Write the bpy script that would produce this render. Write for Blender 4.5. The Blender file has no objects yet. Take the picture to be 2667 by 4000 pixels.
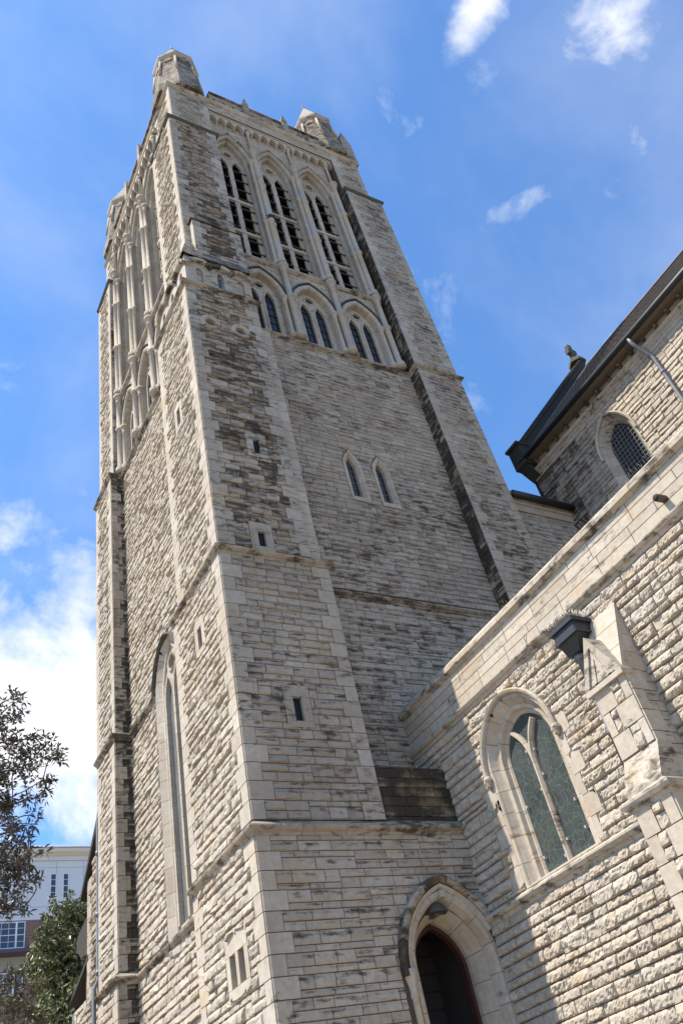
import bpy, math, random
import numpy as np
from mathutils import Matrix, Vector
from mathutils.geometry import tessellate_polygon

scene = bpy.context.scene
COL = scene.collection
R_ = math.radians
# ------------------------------------------------------------------ camera
CR = np.array([[0.87053266, -0.45336873, -0.19138885],
               [0.17480225, 0.6484294, -0.7409342],
               [0.46001855, 0.61155222, 0.64372884]])       # rows: right, down, forward
FPX = 3242.226
cam_d = bpy.data.cameras.new("camera")
cam = bpy.data.objects.new("camera", cam_d)
COL.objects.link(cam)
cam_d.sensor_fit = 'VERTICAL'
cam_d.sensor_height = 36.0
cam_d.lens = FPX / 4000 * 36.0
cam_d.clip_start = 0.1
cam_d.clip_end = 4000
m = Matrix.Identity(4)
for i in range(3):
    m[i][0] = CR[0][i]; m[i][1] = -CR[1][i]; m[i][2] = -CR[2][i]
cam.matrix_world = m
scene.camera = cam

# ------------------------------------------------------------------ light
SUN_EL, SUN_AZ = R_(57), R_(13.5)
sun_travel = Vector((math.cos(SUN_AZ) * math.cos(SUN_EL), -math.sin(SUN_AZ) * math.cos(SUN_EL), -math.sin(SUN_EL)))
sd = bpy.data.lights.new("sun", 'SUN'); sd.energy = 5.0; sd.angle = R_(0.5); sd.color = (1.0, 0.912, 0.77)
so = bpy.data.objects.new("sun", sd); COL.objects.link(so)
so.rotation_euler = sun_travel.to_track_quat('-Z', 'Y').to_euler()
vs = scene.view_settings
scene.display_settings.display_device = 'sRGB'
vs.view_transform = 'Standard'; vs.look = 'None'; vs.gamma = 1.0
vs.use_curve_mapping = False
vs.exposure = 0.78

def dir_of(px, py):                                           # direction of a photo point
    v = np.array([(px - 1333.5) / FPX, (py - 2000) / FPX, 1.0]) @ CR
    return v / np.linalg.norm(v)
def at(px, py, Y):
    v = dir_of(px, py); return v * Y / v[1]

world = bpy.data.worlds.new("World"); scene.world = world; world.use_nodes = True
wt = world.node_tree; wn = wt.nodes; wl = wt.links
wn.clear()
def N(nt, typ, ins=None, **kw):
    n = nt.nodes.new(typ)
    for k, v in kw.items(): setattr(n, k, v)
    for k, v in (ins or {}).items():
        s = n.inputs[k]
        if hasattr(v, 'is_linked') or isinstance(v, bpy.types.NodeSocket): nt.links.new(v, s)
        else: s.default_value = v
    return n
def MATH(nt, op, a, b=0.0, c=None, clamp=False):
    n = nt.nodes.new('ShaderNodeMath'); n.operation = op; n.use_clamp = clamp
    for i, v in enumerate((a, b, c)):
        if v is None: continue
        if isinstance(v, bpy.types.NodeSocket): nt.links.new(v, n.inputs[i])
        else: n.inputs[i].default_value = v
    return n.outputs[0]
sky = N(wt, 'ShaderNodeTexSky', sky_type='NISHITA')
sky.sun_disc = False; sky.sun_elevation = SUN_EL
# sky rotation is measured from +Y towards +X: the sun stands at (-cos, +sin)
sky.sun_rotation = math.atan2(-math.cos(SUN_AZ), math.sin(SUN_AZ))
sky.altitude = 0; sky.air_density = 1.0; sky.dust_density = 0.4; sky.ozone_density = 2.5
tc = N(wt, 'ShaderNodeTexCoord')
D_ = tc.outputs['Generated']
n1 = N(wt, 'ShaderNodeTexNoise', {'Vector': D_, 'Scale': 11.0, 'Detail': 10.0, 'Roughness': 0.6, 'Distortion': 0.25})
n2 = N(wt, 'ShaderNodeTexNoise', {'Vector': D_, 'Scale': 2.6, 'Detail': 7.0, 'Roughness': 0.58, 'Distortion': 0.4})
# cloud banks: (photo x, y, radius across, radius along, tilt, weight)
BANKS = [(50, 2830, 430, 420, 0, 1.75), (330, 3120, 330, 170, -.4, .8), (40, 2080, 300, 100, -.4, .42),
         (1850, 70, 105, 190, .45, 1.0), (2350, 60, 270, 200, -.5, 1.15), (2270, 230, 140, 130, .2, .75), (1880, 290, 100, 110, .3, .72),
         (2010, 810, 210, 70, -.45, .78), (1670, 470, 60, 50, 0, .5), (1680, 1030, 230, 130, -.4, .2),
         (2600, 560, 300, 170, -.4, .22), (250, 80, 500, 300, .2, .12), (280, 560, 350, 170, .1, .10)]
acc = None
for (px, py, ra, rb, th, wgt) in BANKS:
    d = Vector(dir_of(px, py)); r = Vector(CR[0]); dn = Vector(CR[1])
    ex = (r * math.cos(th) + dn * math.sin(th)); ey = (dn * math.cos(th) - r * math.sin(th))
    ex = (ex - d * ex.dot(d)).normalized(); ey = (ey - d * ey.dot(d)).normalized()
    k = 3242.0 * math.sqrt(1 + ((px - 1333) ** 2 + (py - 2000) ** 2) / 3242.0 ** 2)
    a = N(wt, 'ShaderNodeVectorMath', {0: D_, 1: ex * (k / ra)}, operation='DOT_PRODUCT').outputs['Value']
    b = N(wt, 'ShaderNodeVectorMath', {0: D_, 1: ey * (k / rb)}, operation='DOT_PRODUCT').outputs['Value']
    q = MATH(wt, 'ADD', MATH(wt, 'MULTIPLY', a, a), MATH(wt, 'MULTIPLY', b, b))
    f = N(wt, 'ShaderNodeVectorMath', {0: D_, 1: d}, operation='DOT_PRODUCT').outputs['Value']
    g = MATH(wt, 'MULTIPLY', MATH(wt, 'POWER', 2.718, MATH(wt, 'MULTIPLY', q, -0.9)), wgt)
    g = MATH(wt, 'MULTIPLY', g, MATH(wt, 'GREATER_THAN', f, 0.0))
    acc = g if acc is None else MATH(wt, 'MAXIMUM', acc, g)
# unseen broken cloud added behind the camera to neutralise the ambient light
bk = N(wt, 'ShaderNodeVectorMath', {0: D_, 1: Vector((-CR[2][0], -CR[2][1], 0)).normalized()}, operation='DOT_PRODUCT').outputs['Value']
bkm = N(wt, 'ShaderNodeMapRange', {'Value': bk, 'From Min': -0.05, 'From Max': 0.45, 'To Min': 0.0, 'To Max': 0.34}, interpolation_type='SMOOTHSTEP')
acc = MATH(wt, 'MAXIMUM', acc, bkm.outputs[0])
nz = MATH(wt, 'ADD', MATH(wt, 'MULTIPLY', n1.outputs['Fac'], 0.62), MATH(wt, 'MULTIPLY', n2.outputs['Fac'], 0.38))
dens = MATH(wt, 'ADD', acc, MATH(wt, 'MULTIPLY', MATH(wt, 'SUBTRACT', nz, 0.5), 4.2))
cl = N(wt, 'ShaderNodeMapRange', {'Value': dens, 'From Min': 0.10, 'From Max': 1.45, 'To Min': 0.0, 'To Max': 1.0}, interpolation_type='SMOOTHSTEP')
n3 = N(wt, 'ShaderNodeTexNoise', {'Vector': D_, 'Scale': 3.2, 'Detail': 5.0, 'Roughness': 0.55, 'Distortion': 0.35})
veil = N(wt, 'ShaderNodeMapRange', {'Value': n3.outputs['Fac'], 'From Min': 0.38, 'From Max': 0.78, 'To Min': 0.03, 'To Max': 0.21}, interpolation_type='SMOOTHSTEP').outputs[0]
cfac = MATH(wt, 'MAXIMUM', MATH(wt, 'MULTIPLY', cl.outputs[0], 0.97), veil)
# grade of the clear sky: a polarised, deeper blue
skyc = N(wt, 'ShaderNodeMix', data_type='RGBA', blend_type='MULTIPLY')
skyc.inputs[0].default_value = 1.0
wl.new(sky.outputs[0], skyc.inputs[6]); skyc.inputs[7].default_value = (.76, 1.34, 1.80, 1)
mixc = N(wt, 'ShaderNodeMix', data_type='RGBA')
wl.new(cfac, mixc.inputs[0]); wl.new(skyc.outputs[2], mixc.inputs[6]); mixc.inputs[7].default_value = (8.0, 7.95, 8.0, 1)
bg = N(wt, 'ShaderNodeBackground', {'Color': mixc.outputs[2], 'Strength': 0.095})
wl.new(bg.outputs[0], N(wt, 'ShaderNodeOutputWorld').inputs[0])

# ------------------------------------------------------------------ materials
def new_mat(name):
    mt = bpy.data.materials.new(name); mt.use_nodes = True
    nt = mt.node_tree
    b = nt.nodes['Principled BSDF']
    return mt, nt, b
def mixc_(nt, f, a, b, bt='MIX'):
    n = nt.nodes.new('ShaderNodeMix'); n.data_type = 'RGBA'; n.blend_type = bt
    for i, v in ((0, f), (6, a), (7, b)):
        if isinstance(v, bpy.types.NodeSocket): nt.links.new(v, n.inputs[i])
        else: n.inputs[i].default_value = v
    return n.outputs[2]
def maprange(nt, v, a, b, c=0.0, d=1.0, smooth=True):
    n = N(nt, 'ShaderNodeMapRange', {'Value': v, 'From Min': a, 'From Max': b, 'To Min': c, 'To Max': d})
    if smooth: n.interpolation_type = 'SMOOTHSTEP'
    return n.outputs[0]
def noise(nt, vec, scale, detail=4, rough=.55, dist=0.0):
    n = N(nt, 'ShaderNodeTexNoise', {'Scale': scale, 'Detail': detail, 'Roughness': rough, 'Distortion': dist})
    if vec is not None: nt.links.new(vec, n.inputs['Vector'])
    return n.outputs['Fac']
def simple(name, col, rough=.6, metal=0.0, var=.15, scale=6, bump=0.0, spec=None):
    mt, nt, b = new_mat(name)
    pos = N(nt, 'ShaderNodeNewGeometry').outputs['Position']
    n = noise(nt, pos, scale, 5)
    c = mixc_(nt, n, tuple(x * (1 - var) for x in col) + (1,), tuple(min(1, x * (1 + var)) for x in col) + (1,))
    nt.links.new(c, b.inputs['Base Color'])
    b.inputs['Roughness'].default_value = rough; b.inputs['Metallic'].default_value = metal
    if spec is not None: b.inputs['Specular IOR Level'].default_value = spec
    if bump:
        bp = N(nt, 'ShaderNodeBump', {'Strength': bump, 'Distance': .02, 'Height': noise(nt, pos, scale * 6, 4)})
        nt.links.new(bp.outputs[0], b.inputs['Normal'])
    return mt

def limestone():
    mt, nt, b = new_mat("limestone")
    pos = N(nt, 'ShaderNodeNewGeometry').outputs['Position']
    at_ = N(nt, 'ShaderNodeAttribute', attribute_name='st')
    sp = N(nt, 'ShaderNodeSeparateColor'); nt.links.new(at_.outputs['Color'], sp.inputs[0])
    tint, stain, vv = sp.outputs[0], sp.outputs[1], sp.outputs[2]  # second channel: soot and dirt, plus shade painted onto a few faces
    smooth = at_.outputs['Alpha']
    rp = N(nt, 'ShaderNodeValToRGB'); nt.links.new(tint, rp.inputs[0])
    e = rp.color_ramp.elements
    e[0].position = 0; e[0].color = (.405, .348, .277, 1)
    e[1].position = 1; e[1].color = (.495, .442, .372, 1)
    for p, c in ((.35, (.45, .393, .318, 1)), (.62, (.445, .398, .338, 1)), (.8, (.47, .407, .324, 1))):
        x = e.new(p); x.color = c
    col = rp.outputs[0]
    fine = noise(nt, pos, 9, 6, .65)
    col = mixc_(nt, maprange(nt, fine, .3, .7, 0, 1), mixc_(nt, 1.0, col, (.80, .79, .78, 1), 'MULTIPLY'), col)
    big = noise(nt, pos, .55, 4, .6)
    col = mixc_(nt, maprange(nt, big, .46, .66, 0, .38), col, (.33, .285, .23, 1))
    # a thin general greying that follows the same soot
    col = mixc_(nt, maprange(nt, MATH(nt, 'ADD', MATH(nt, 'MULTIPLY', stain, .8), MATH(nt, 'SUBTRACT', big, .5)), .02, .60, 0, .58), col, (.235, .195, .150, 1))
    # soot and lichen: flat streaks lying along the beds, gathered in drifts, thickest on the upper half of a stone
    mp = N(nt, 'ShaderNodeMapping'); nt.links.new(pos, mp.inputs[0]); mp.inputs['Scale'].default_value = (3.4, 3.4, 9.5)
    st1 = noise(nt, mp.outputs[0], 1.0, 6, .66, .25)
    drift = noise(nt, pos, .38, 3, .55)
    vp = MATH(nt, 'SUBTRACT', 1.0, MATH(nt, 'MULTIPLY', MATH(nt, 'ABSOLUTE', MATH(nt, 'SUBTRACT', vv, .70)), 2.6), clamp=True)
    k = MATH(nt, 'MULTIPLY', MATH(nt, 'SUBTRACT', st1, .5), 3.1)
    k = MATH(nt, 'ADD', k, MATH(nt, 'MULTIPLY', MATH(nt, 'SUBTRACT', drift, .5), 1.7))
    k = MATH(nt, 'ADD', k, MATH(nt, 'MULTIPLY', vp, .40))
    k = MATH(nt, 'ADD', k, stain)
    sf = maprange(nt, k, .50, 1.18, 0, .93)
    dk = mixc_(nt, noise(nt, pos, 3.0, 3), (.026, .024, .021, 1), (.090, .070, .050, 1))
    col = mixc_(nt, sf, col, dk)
    md = N(nt, 'ShaderNodeMapping'); nt.links.new(pos, md.inputs[0]); md.inputs['Scale'].default_value = (4.5, 4.5, .30)
    dr = MATH(nt, 'ADD', noise(nt, md.outputs[0], 1.0, 4, .6), MATH(nt, 'MULTIPLY', MATH(nt, 'SUBTRACT', stain, .3), .30))
    col = mixc_(nt, maprange(nt, dr, .56, .80, 0, .55), col, mixc_(nt, 1.0, col, (.42, .38, .33, 1), 'MULTIPLY'))
    och = noise(nt, pos, 1.3, 5, .7)
    col = mixc_(nt, maprange(nt, MATH(nt, 'SUBTRACT', och, MATH(nt, 'MULTIPLY', vv, .10)), .47, .66, 0, .40), col, (.38, .265, .15, 1))
    nt.links.new(col, b.inputs['Base Color'])
    b.inputs['Roughness'].default_value = .93
    b.inputs['Specular IOR Level'].default_value = .15
    h = MATH(nt, 'ADD', noise(nt, pos, 26, 6, .7), MATH(nt, 'MULTIPLY', noise(nt, pos, 90, 3, .6), .4))
    bs = MATH(nt, 'SUBTRACT', .75, MATH(nt, 'MULTIPLY', smooth, .6))
    bp = N(nt, 'ShaderNodeBump', {'Strength': bs, 'Distance': .018, 'Height': h})
    nt.links.new(bp.outputs[0], b.inputs['Normal'])
    return mt
STONE = limestone()
MORTAR = simple("mortar", (.085, .058, .044), .95, var=.25, scale=5)
LICHEN = simple("lichen_stone", (.075, .07, .055), .95, var=.5, scale=7, bump=.5)
DSTONE = simple("blackened_stone", (.034, .030, .026), .95, var=.5, scale=6, bump=.5)
DARK = simple("dark_interior", (.012, .011, .010), .9)
IRON = simple("black_iron", (.020, .022, .025), .5, var=.3, scale=9, spec=.5)
LEADPIPE = simple("grey_pipe", (.15, .155, .17), .5, var=.25, scale=5, spec=.4)
ROOF = None
def roof_mat():
    mt, nt, b = new_mat("roof_tile")
    pos = N(nt, 'ShaderNodeNewGeometry').outputs['Position']
    br = N(nt, 'ShaderNodeTexBrick', {'Scale': 1.0, 'Mortar Size': .012, 'Brick Width': .22, 'Row Height': .13,
          'Color1': (.13, .108, .094, 1), 'Color2': (.20, .17, .15, 1), 'Mortar': (.03, .024, .02, 1)})
    mp = N(nt, 'ShaderNodeCombineXYZ')
    s = N(nt, 'ShaderNodeSeparateXYZ'); nt.links.new(pos, s.inputs[0])
    nt.links.new(s.outputs[1], mp.inputs[0]); nt.links.new(MATH(nt, 'MULTIPLY', s.outputs[2], 1.3), mp.inputs[1])
    nt.links.new(mp.outputs[0], br.inputs['Vector'])
    c = mixc_(nt, maprange(nt, noise(nt, pos, 2.2, 5), .4, .75, 0, .5), br.outputs['Color'], (.16, .13, .11, 1))
    nt.links.new(c, b.inputs['Base Color']); b.inputs['Roughness'].default_value = .85
    bp = N(nt, 'ShaderNodeBump', {'Strength': .8, 'Distance': .03, 'Height': br.outputs['Fac']}); bp.invert = True
    nt.links.new(bp.outputs[0], b.inputs['Normal'])
    return mt
ROOF = roof_mat()
def leaded_glass(name, base, line, scale, amt, rough):
    mt, nt, b = new_mat(name)
    pos = N(nt, 'ShaderNodeNewGeometry').outputs['Position']
    w = N(nt, 'ShaderNodeTexNoise', {'Scale': 3.0, 'Detail': 2.0}); nt.links.new(pos, w.inputs['Vector'])
    mix = N(nt, 'ShaderNodeMix', data_type='VECTOR'); mix.inputs[0].default_value = .16
    nt.links.new(pos, mix.inputs[4]); nt.links.new(w.outputs['Color'], mix.inputs[5])
    v = N(nt, 'ShaderNodeTexVoronoi', {'Scale': scale}, feature='DISTANCE_TO_EDGE'); nt.links.new(mix.outputs[1], v.inputs['Vector'])
    f = maprange(nt, v.outputs['Distance'], .008, .035, amt, 0)
    v2 = N(nt, 'ShaderNodeTexVoronoi', {'Scale': scale * .8}); nt.links.new(mix.outputs[1], v2.inputs['Vector'])
    hs = N(nt, 'ShaderNodeHueSaturation', {'Saturation': .35, 'Value': .13}); nt.links.new(v2.outputs['Color'], hs.inputs['Color'])
    c0 = mixc_(nt, .22, base + (1,), hs.outputs[0])
    c0 = mixc_(nt, maprange(nt, noise(nt, pos, 1.8, 3), .35, .7), mixc_(nt, 1.0, c0, (.75, .78, .78, 1), 'MULTIPLY'), c0)
    nt.links.new(mixc_(nt, f, c0, line + (1,)), b.inputs['Base Color'])
    b.inputs['Roughness'].default_value = rough
    return mt
GLASS_A = leaded_glass("stained_glass", (.052, .066, .062), (.17, .195, .18), 9.5, .42, .22)
GLASS_T = leaded_glass("dull_glass", (.15, .155, .16), (.25, .25, .25), 7, .4, .3)
GLASS_S = simple("slit_glass", (.010, .011, .014), .5, var=.4, scale=4, spec=.2)
GLASS_D = simple("dark_glass", (.02, .024, .03), .12, var=.5, scale=4, spec=.6)

# ------------------------------------------------------------------ mesh builder
class MB:
    def __init__(s): s.v = []; s.f = []; s.c = []; s.n = 0; s.sm = []
    def add(s, verts, faces, st=(.5, 0, .5, 1), smooth=False):
        verts = np.asarray(verts, float)
        s.v.append(verts)
        if isinstance(st, np.ndarray): s.c.append(st)
        else: s.c.append(np.tile(np.array(st, float), (len(verts), 1)))
        o = s.n
        if isinstance(faces, np.ndarray): s.f.extend((faces + o).tolist()); k = len(faces)
        else: s.f.extend([[i + o for i in f] for f in faces]); k = len(faces)
        s.sm.extend([smooth] * k)
        s.n += len(verts)
    def build(s, name, mat, parent=None, mtx=None):
        me = bpy.data.meshes.new(name)
        V = np.concatenate(s.v)
        me.from_pydata(V.tolist(), [], s.f)
        me.materials.append(mat)
        at = me.attributes.new('st', 'FLOAT_COLOR', 'POINT')
        at.data.foreach_set('color', np.concatenate(s.c).astype(np.float32).ravel())
        me.polygons.foreach_set('use_smooth', s.sm)
        me.update()
        o = bpy.data.objects.new(name, me); COL.objects.link(o)
        if mtx is not None: o.matrix_world = mtx
        if parent is not None:
            bpy.context.view_layer.update()
            o.parent = parent; o.matrix_parent_inverse = parent.matrix_world.inverted()
        return o
rng = np.random.default_rng(7)
def rt(): return float(rng.random())

def box(mb, x0, x1, y0, y1, z0, z1, st=None):
    v = [(x, y, z) for x in (x0, x1) for y in (y0, y1) for z in (z0, z1)]
    f = [(0, 1, 3, 2), (4, 6, 7, 5), (0, 4, 5, 1), (2, 3, 7, 6), (0, 2, 6, 4), (1, 5, 7, 3)]
    mb.add(v, f, st or (rt(), .1, .5, 1))
def prism(mb, poly, axis, a0, a1, st=None):
    """poly: 2D points; axis 'x','y','z' = extrusion axis; remaining axes in order"""
    n = len(poly)
    def P(p, a):
        return (a, p[0], p[1]) if axis == 'x' else ((p[0], a, p[1]) if axis == 'y' else (p[0], p[1], a))
    v = [P(p, a0) for p in poly] + [P(p, a1) for p in poly]
    f = [tuple(range(n))[::-1], tuple(range(n, 2 * n))] + [(i, (i + 1) % n, n + (i + 1) % n, n + i) for i in range(n)]
    mb.add(v, f, st or (rt(), .1, .5, 1))
def lathe(mb, cx, cy, prof, n=12, st=None, smooth=True, z_cap=True, rot=0.0):
    """prof: list of (r, z)"""
    v = []
    for r, z in prof:
        for i in range(n):
            a = 2 * math.pi * i / n + rot
            v.append((cx + r * math.cos(a), cy + r * math.sin(a), z))
    f = []
    for j in range(len(prof) - 1):
        for i in range(n):
            k = (i + 1) % n
            f.append((j * n + i, j * n + k, (j + 1) * n + k, (j + 1) * n + i))
    f.append(tuple(range(n))[::-1]); f.append(tuple((len(prof) - 1) * n + i for i in range(n)))
    mb.add(v, f, st or (rt(), .1, .5, 1), smooth)
def tube(mb, pts, r, n=8, st=None):
    pts = [Vector(p) for p in pts]; v = []; f = []
    for i, p in enumerate(pts):
        t = (pts[min(i + 1, len(pts) - 1)] - pts[max(i - 1, 0)]).normalized()
        u = t.cross(Vector((.31, .17, .93))).normalized(); w = t.cross(u)
        rr = r[i] if isinstance(r, (list, tuple)) else r
        for k in range(n):
            a = 2 * math.pi * k / n
            v.append(tuple(p + (u * math.cos(a) + w * math.sin(a)) * rr))
    for i in range(len(pts) - 1):
        for k in range(n):
            l = (k + 1) % n
            f.append((i * n + k, i * n + l, (i + 1) * n + l, (i + 1) * n + k))
    f.append(tuple(range(n))[::-1]); f.append(tuple((len(pts) - 1) * n + i for i in range(n)))
    mb.add(v, f, st or (rt(), .1, .5, 1), True)

# openings in the plane of a wall: u along, z up
class Arch:
    def __init__(s, cu, h, zb, zs, za):
        s.cu, s.h, s.zb, s.zs, s.za = cu, h, zb, zs, za
        r = za - zs; s.R = (h * h + r * r) / (2 * h); s.c = h - s.R
        s.lo, s.hi = zb, za
    def lim(s, z):
        if z <= s.zb or z >= s.za: return None
        x = s.h if z <= s.zs else s.c + math.sqrt(max(0, s.R ** 2 - (z - s.zs) ** 2))
        return (s.cu - x, s.cu + x)
    def path(s, n=14, jamb=True):
        a1 = math.atan2(s.za - s.zs, -s.c)
        right = [(s.c + s.R * math.cos(a1 * i / n), s.zs + s.R * math.sin(a1 * i / n)) for i in range(n + 1)]
        left = [(-x, z) for x, z in right]
        p = ([(-s.h, s.zb)] if jamb else []) + left + right[::-1][1:] + ([(s.h, s.zb)] if jamb else [])
        return [(s.cu + x, z) for x, z in p]
    def loop(s, n=14): return s.path(n)
class Circ:
    def __init__(s, cu, cz, r): s.cu, s.cz, s.r = cu, cz, r; s.lo, s.hi = cz - r, cz + r
    def lim(s, z):
        d = s.r ** 2 - (z - s.cz) ** 2
        return None if d <= 0 else (s.cu - math.sqrt(d), s.cu + math.sqrt(d))
    def loop(s, n=20): return [(s.cu + s.r * math.cos(2 * math.pi * i / n), s.cz + s.r * math.sin(2 * math.pi * i / n)) for i in range(n)]
class Rect:
    def __init__(s, u0, u1, z0, z1): s.u0, s.u1, s.lo, s.hi = u0, u1, z0, z1; s.cu = (u0 + u1) / 2
    def lim(s, z): return (s.u0, s.u1) if s.lo < z < s.hi else None
    def loop(s): return [(s.u0, s.lo), (s.u1, s.lo), (s.u1, s.hi), (s.u0, s.hi)]

# a wall frame: local x = u, local y = -w (outwards negative), z up
def FRONT(y, x=0.0): return Matrix.Translation((x, y, 0))
def LEFT(x, y=0.0): return Matrix.Translation((x, y, 0)) @ Matrix.Rotation(-math.pi / 2, 4, 'Z')   # u runs towards the viewer: y = -u

def plate(mb, loops, w0, w1, st=None, back=False):
    """flat slab between w0 (front) and w1 (behind) with holes"""
    st = st or (rt(), .1, .5, 1)
    vl = [[Vector((u, z, 0)) for u, z in lp] for lp in loops]
    tr = tessellate_polygon(vl)
    flat = [p for lp in loops for p in lp]
    fr = [(u, -w0, z) for u, z in flat]
    F = []
    for t in tr:
        a, b_, c = (flat[i] for i in t)
        cr = (b_[0] - a[0]) * (c[1] - a[1]) - (b_[1] - a[1]) * (c[0] - a[0])
        F.append(t if cr > 0 else t[::-1])
    mb.add(fr, F, st)
    if w1 is not None:
        o = 0
        for lp in loops:
            n = len(lp)
            v = [(u, -w0, z) for u, z in lp] + [(u, -w1, z) for u, z in lp]
            mb.add(v, [(i, (i + 1) % n, n + (i + 1) % n, n + i) for i in range(n)], st)

def sweep2d(mb, path, prof, closed=False, seg=.32, gap=.008, stain=.1, smooth=False, wob=0.0):
    """moulding along a path in the wall plane; prof = [(n outward from path (left normal), w)] closed polygon; split into voussoirs"""
    P = np.array(path, float)
    if closed: P = np.vstack([P, P[:1]])
    n = len(P)
    T = P[1:] - P[:-1]; L = np.linalg.norm(T, axis=1); T = T / L[:, None]
    Nn = np.stack([-T[:, 1], T[:, 0]], 1)
    VN = np.zeros((n, 2))
    for i in range(n):
        if closed and i in (0, n - 1): a, b_ = Nn[-1], Nn[0]
        else: a, b_ = Nn[max(i - 1, 0)], Nn[min(i, n - 2)]
        s_ = a + b_; s_ /= np.linalg.norm(s_); VN[i] = s_ / max(.35, s_ @ a)
    S = np.concatenate([[0], np.cumsum(L)]); tot = S[-1]
    k = max(1, int(round(tot / seg))); cuts = np.linspace(0, tot, k + 1)
    if k > 2: cuts[1:-1] += (rng.random(k - 1) - .5) * seg * .12
    m_ = len(prof)
    for a, b_ in zip(cuts[:-1], cuts[1:]):
        g = gap / 2
        ss = [a + g] + [x for x in S if a + g + .004 < x < b_ - g - .004] + [b_ - g]
        pts = np.stack([np.interp(ss, S, P[:, 0]), np.interp(ss, S, P[:, 1])], 1)
        nn = np.stack([np.interp(ss, S, VN[:, 0]), np.interp(ss, S, VN[:, 1])], 1)
        v = []
        dw = (rt() - .5) * wob
        for p, q in zip(pts, nn):
            for (o, w) in prof: v.append((p[0] + q[0] * o, -(w + dw), p[1] + q[1] * o))
        f = []
        for i in range(len(ss) - 1):
            for j in range(m_):
                l = (j + 1) % m_
                f.append((i * m_ + j, i * m_ + l, (i + 1) * m_ + l, (i + 1) * m_ + j))
        f.append(tuple(range(m_))[::-1]); f.append(tuple((len(ss) - 1) * m_ + j for j in range(m_)))
        mb.add(v, f, (rt(), stain * rt() * 2, .4, 1), smooth)
def roll(n0, n1, w0, w1, k=5):
    """profile with a rounded front"""
    c = (n0 + n1) / 2; r = (n1 - n0) / 2
    return [(n0, w0)] + [(c - r * math.cos(math.pi * i / k), w1 - .0 + (r * .8) * math.sin(math.pi * i / k)) for i in range(k + 1)] + [(n1, w0)]

def string(mb, pts, z, prof, closed=False, seg=.9, stain=.25):
    """moulding along plan polyline; outwards = right hand of travel; prof=[(out, dz)]"""
    P = [Vector((p[0], p[1])) for p in pts]
    n = len(P); N2 = []
    cnt = n if closed else n - 1
    for i in range(cnt):
        t = (P[(i + 1) % n] - P[i]).normalized(); N2.append(Vector((t.y, -t.x)))
    V = []
    for i in range(n):
        if closed: a, b_ = N2[i - 1], N2[i]
        else: a, b_ = N2[max(i - 1, 0)], N2[min(i, n - 2)]
        s_ = (a + b_).normalized(); V.append(s_ / max(.3, s_.dot(a)))
    m_ = len(prof)
    for i in range(cnt):
        p, q = P[i], P[(i + 1) % n]; vp, vq = V[i], V[(i + 1) % n]
        L = (q - p).length; k = max(1, int(round(L / seg)))
        for j in range(k):
            a = j / k + (0 if j == 0 else .004 / L); b_ = (j + 1) / k - (0 if j == k - 1 else .004 / L)
            v = []
            for t in (a, b_):
                c = p.lerp(q, t); nn = vp.lerp(vq, 0 if t == a and j == 0 else (1 if t == b_ and j == k - 1 else .5))
                if not (t == a and j == 0) and not (t == b_ and j == k - 1): nn = N2[i]
                for o, dz in prof: v.append((c.x + nn.x * o, c.y + nn.y * o, z + dz))
            f = [(x, (x + 1) % m_, m_ + (x + 1) % m_, m_ + x) for x in range(m_)]
            f += [tuple(range(m_))[::-1], tuple(range(m_, 2 * m_))]
            mb.add(v, f, (rt(), stain + .2 * rt(), .55, 1))
SP = [(-.06, -.13), (.025, -.13), (.035, -.085), (.085, -.06), (.115, -.03), (.125, 0), (.115, .025), (-.06, .15)]

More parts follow.
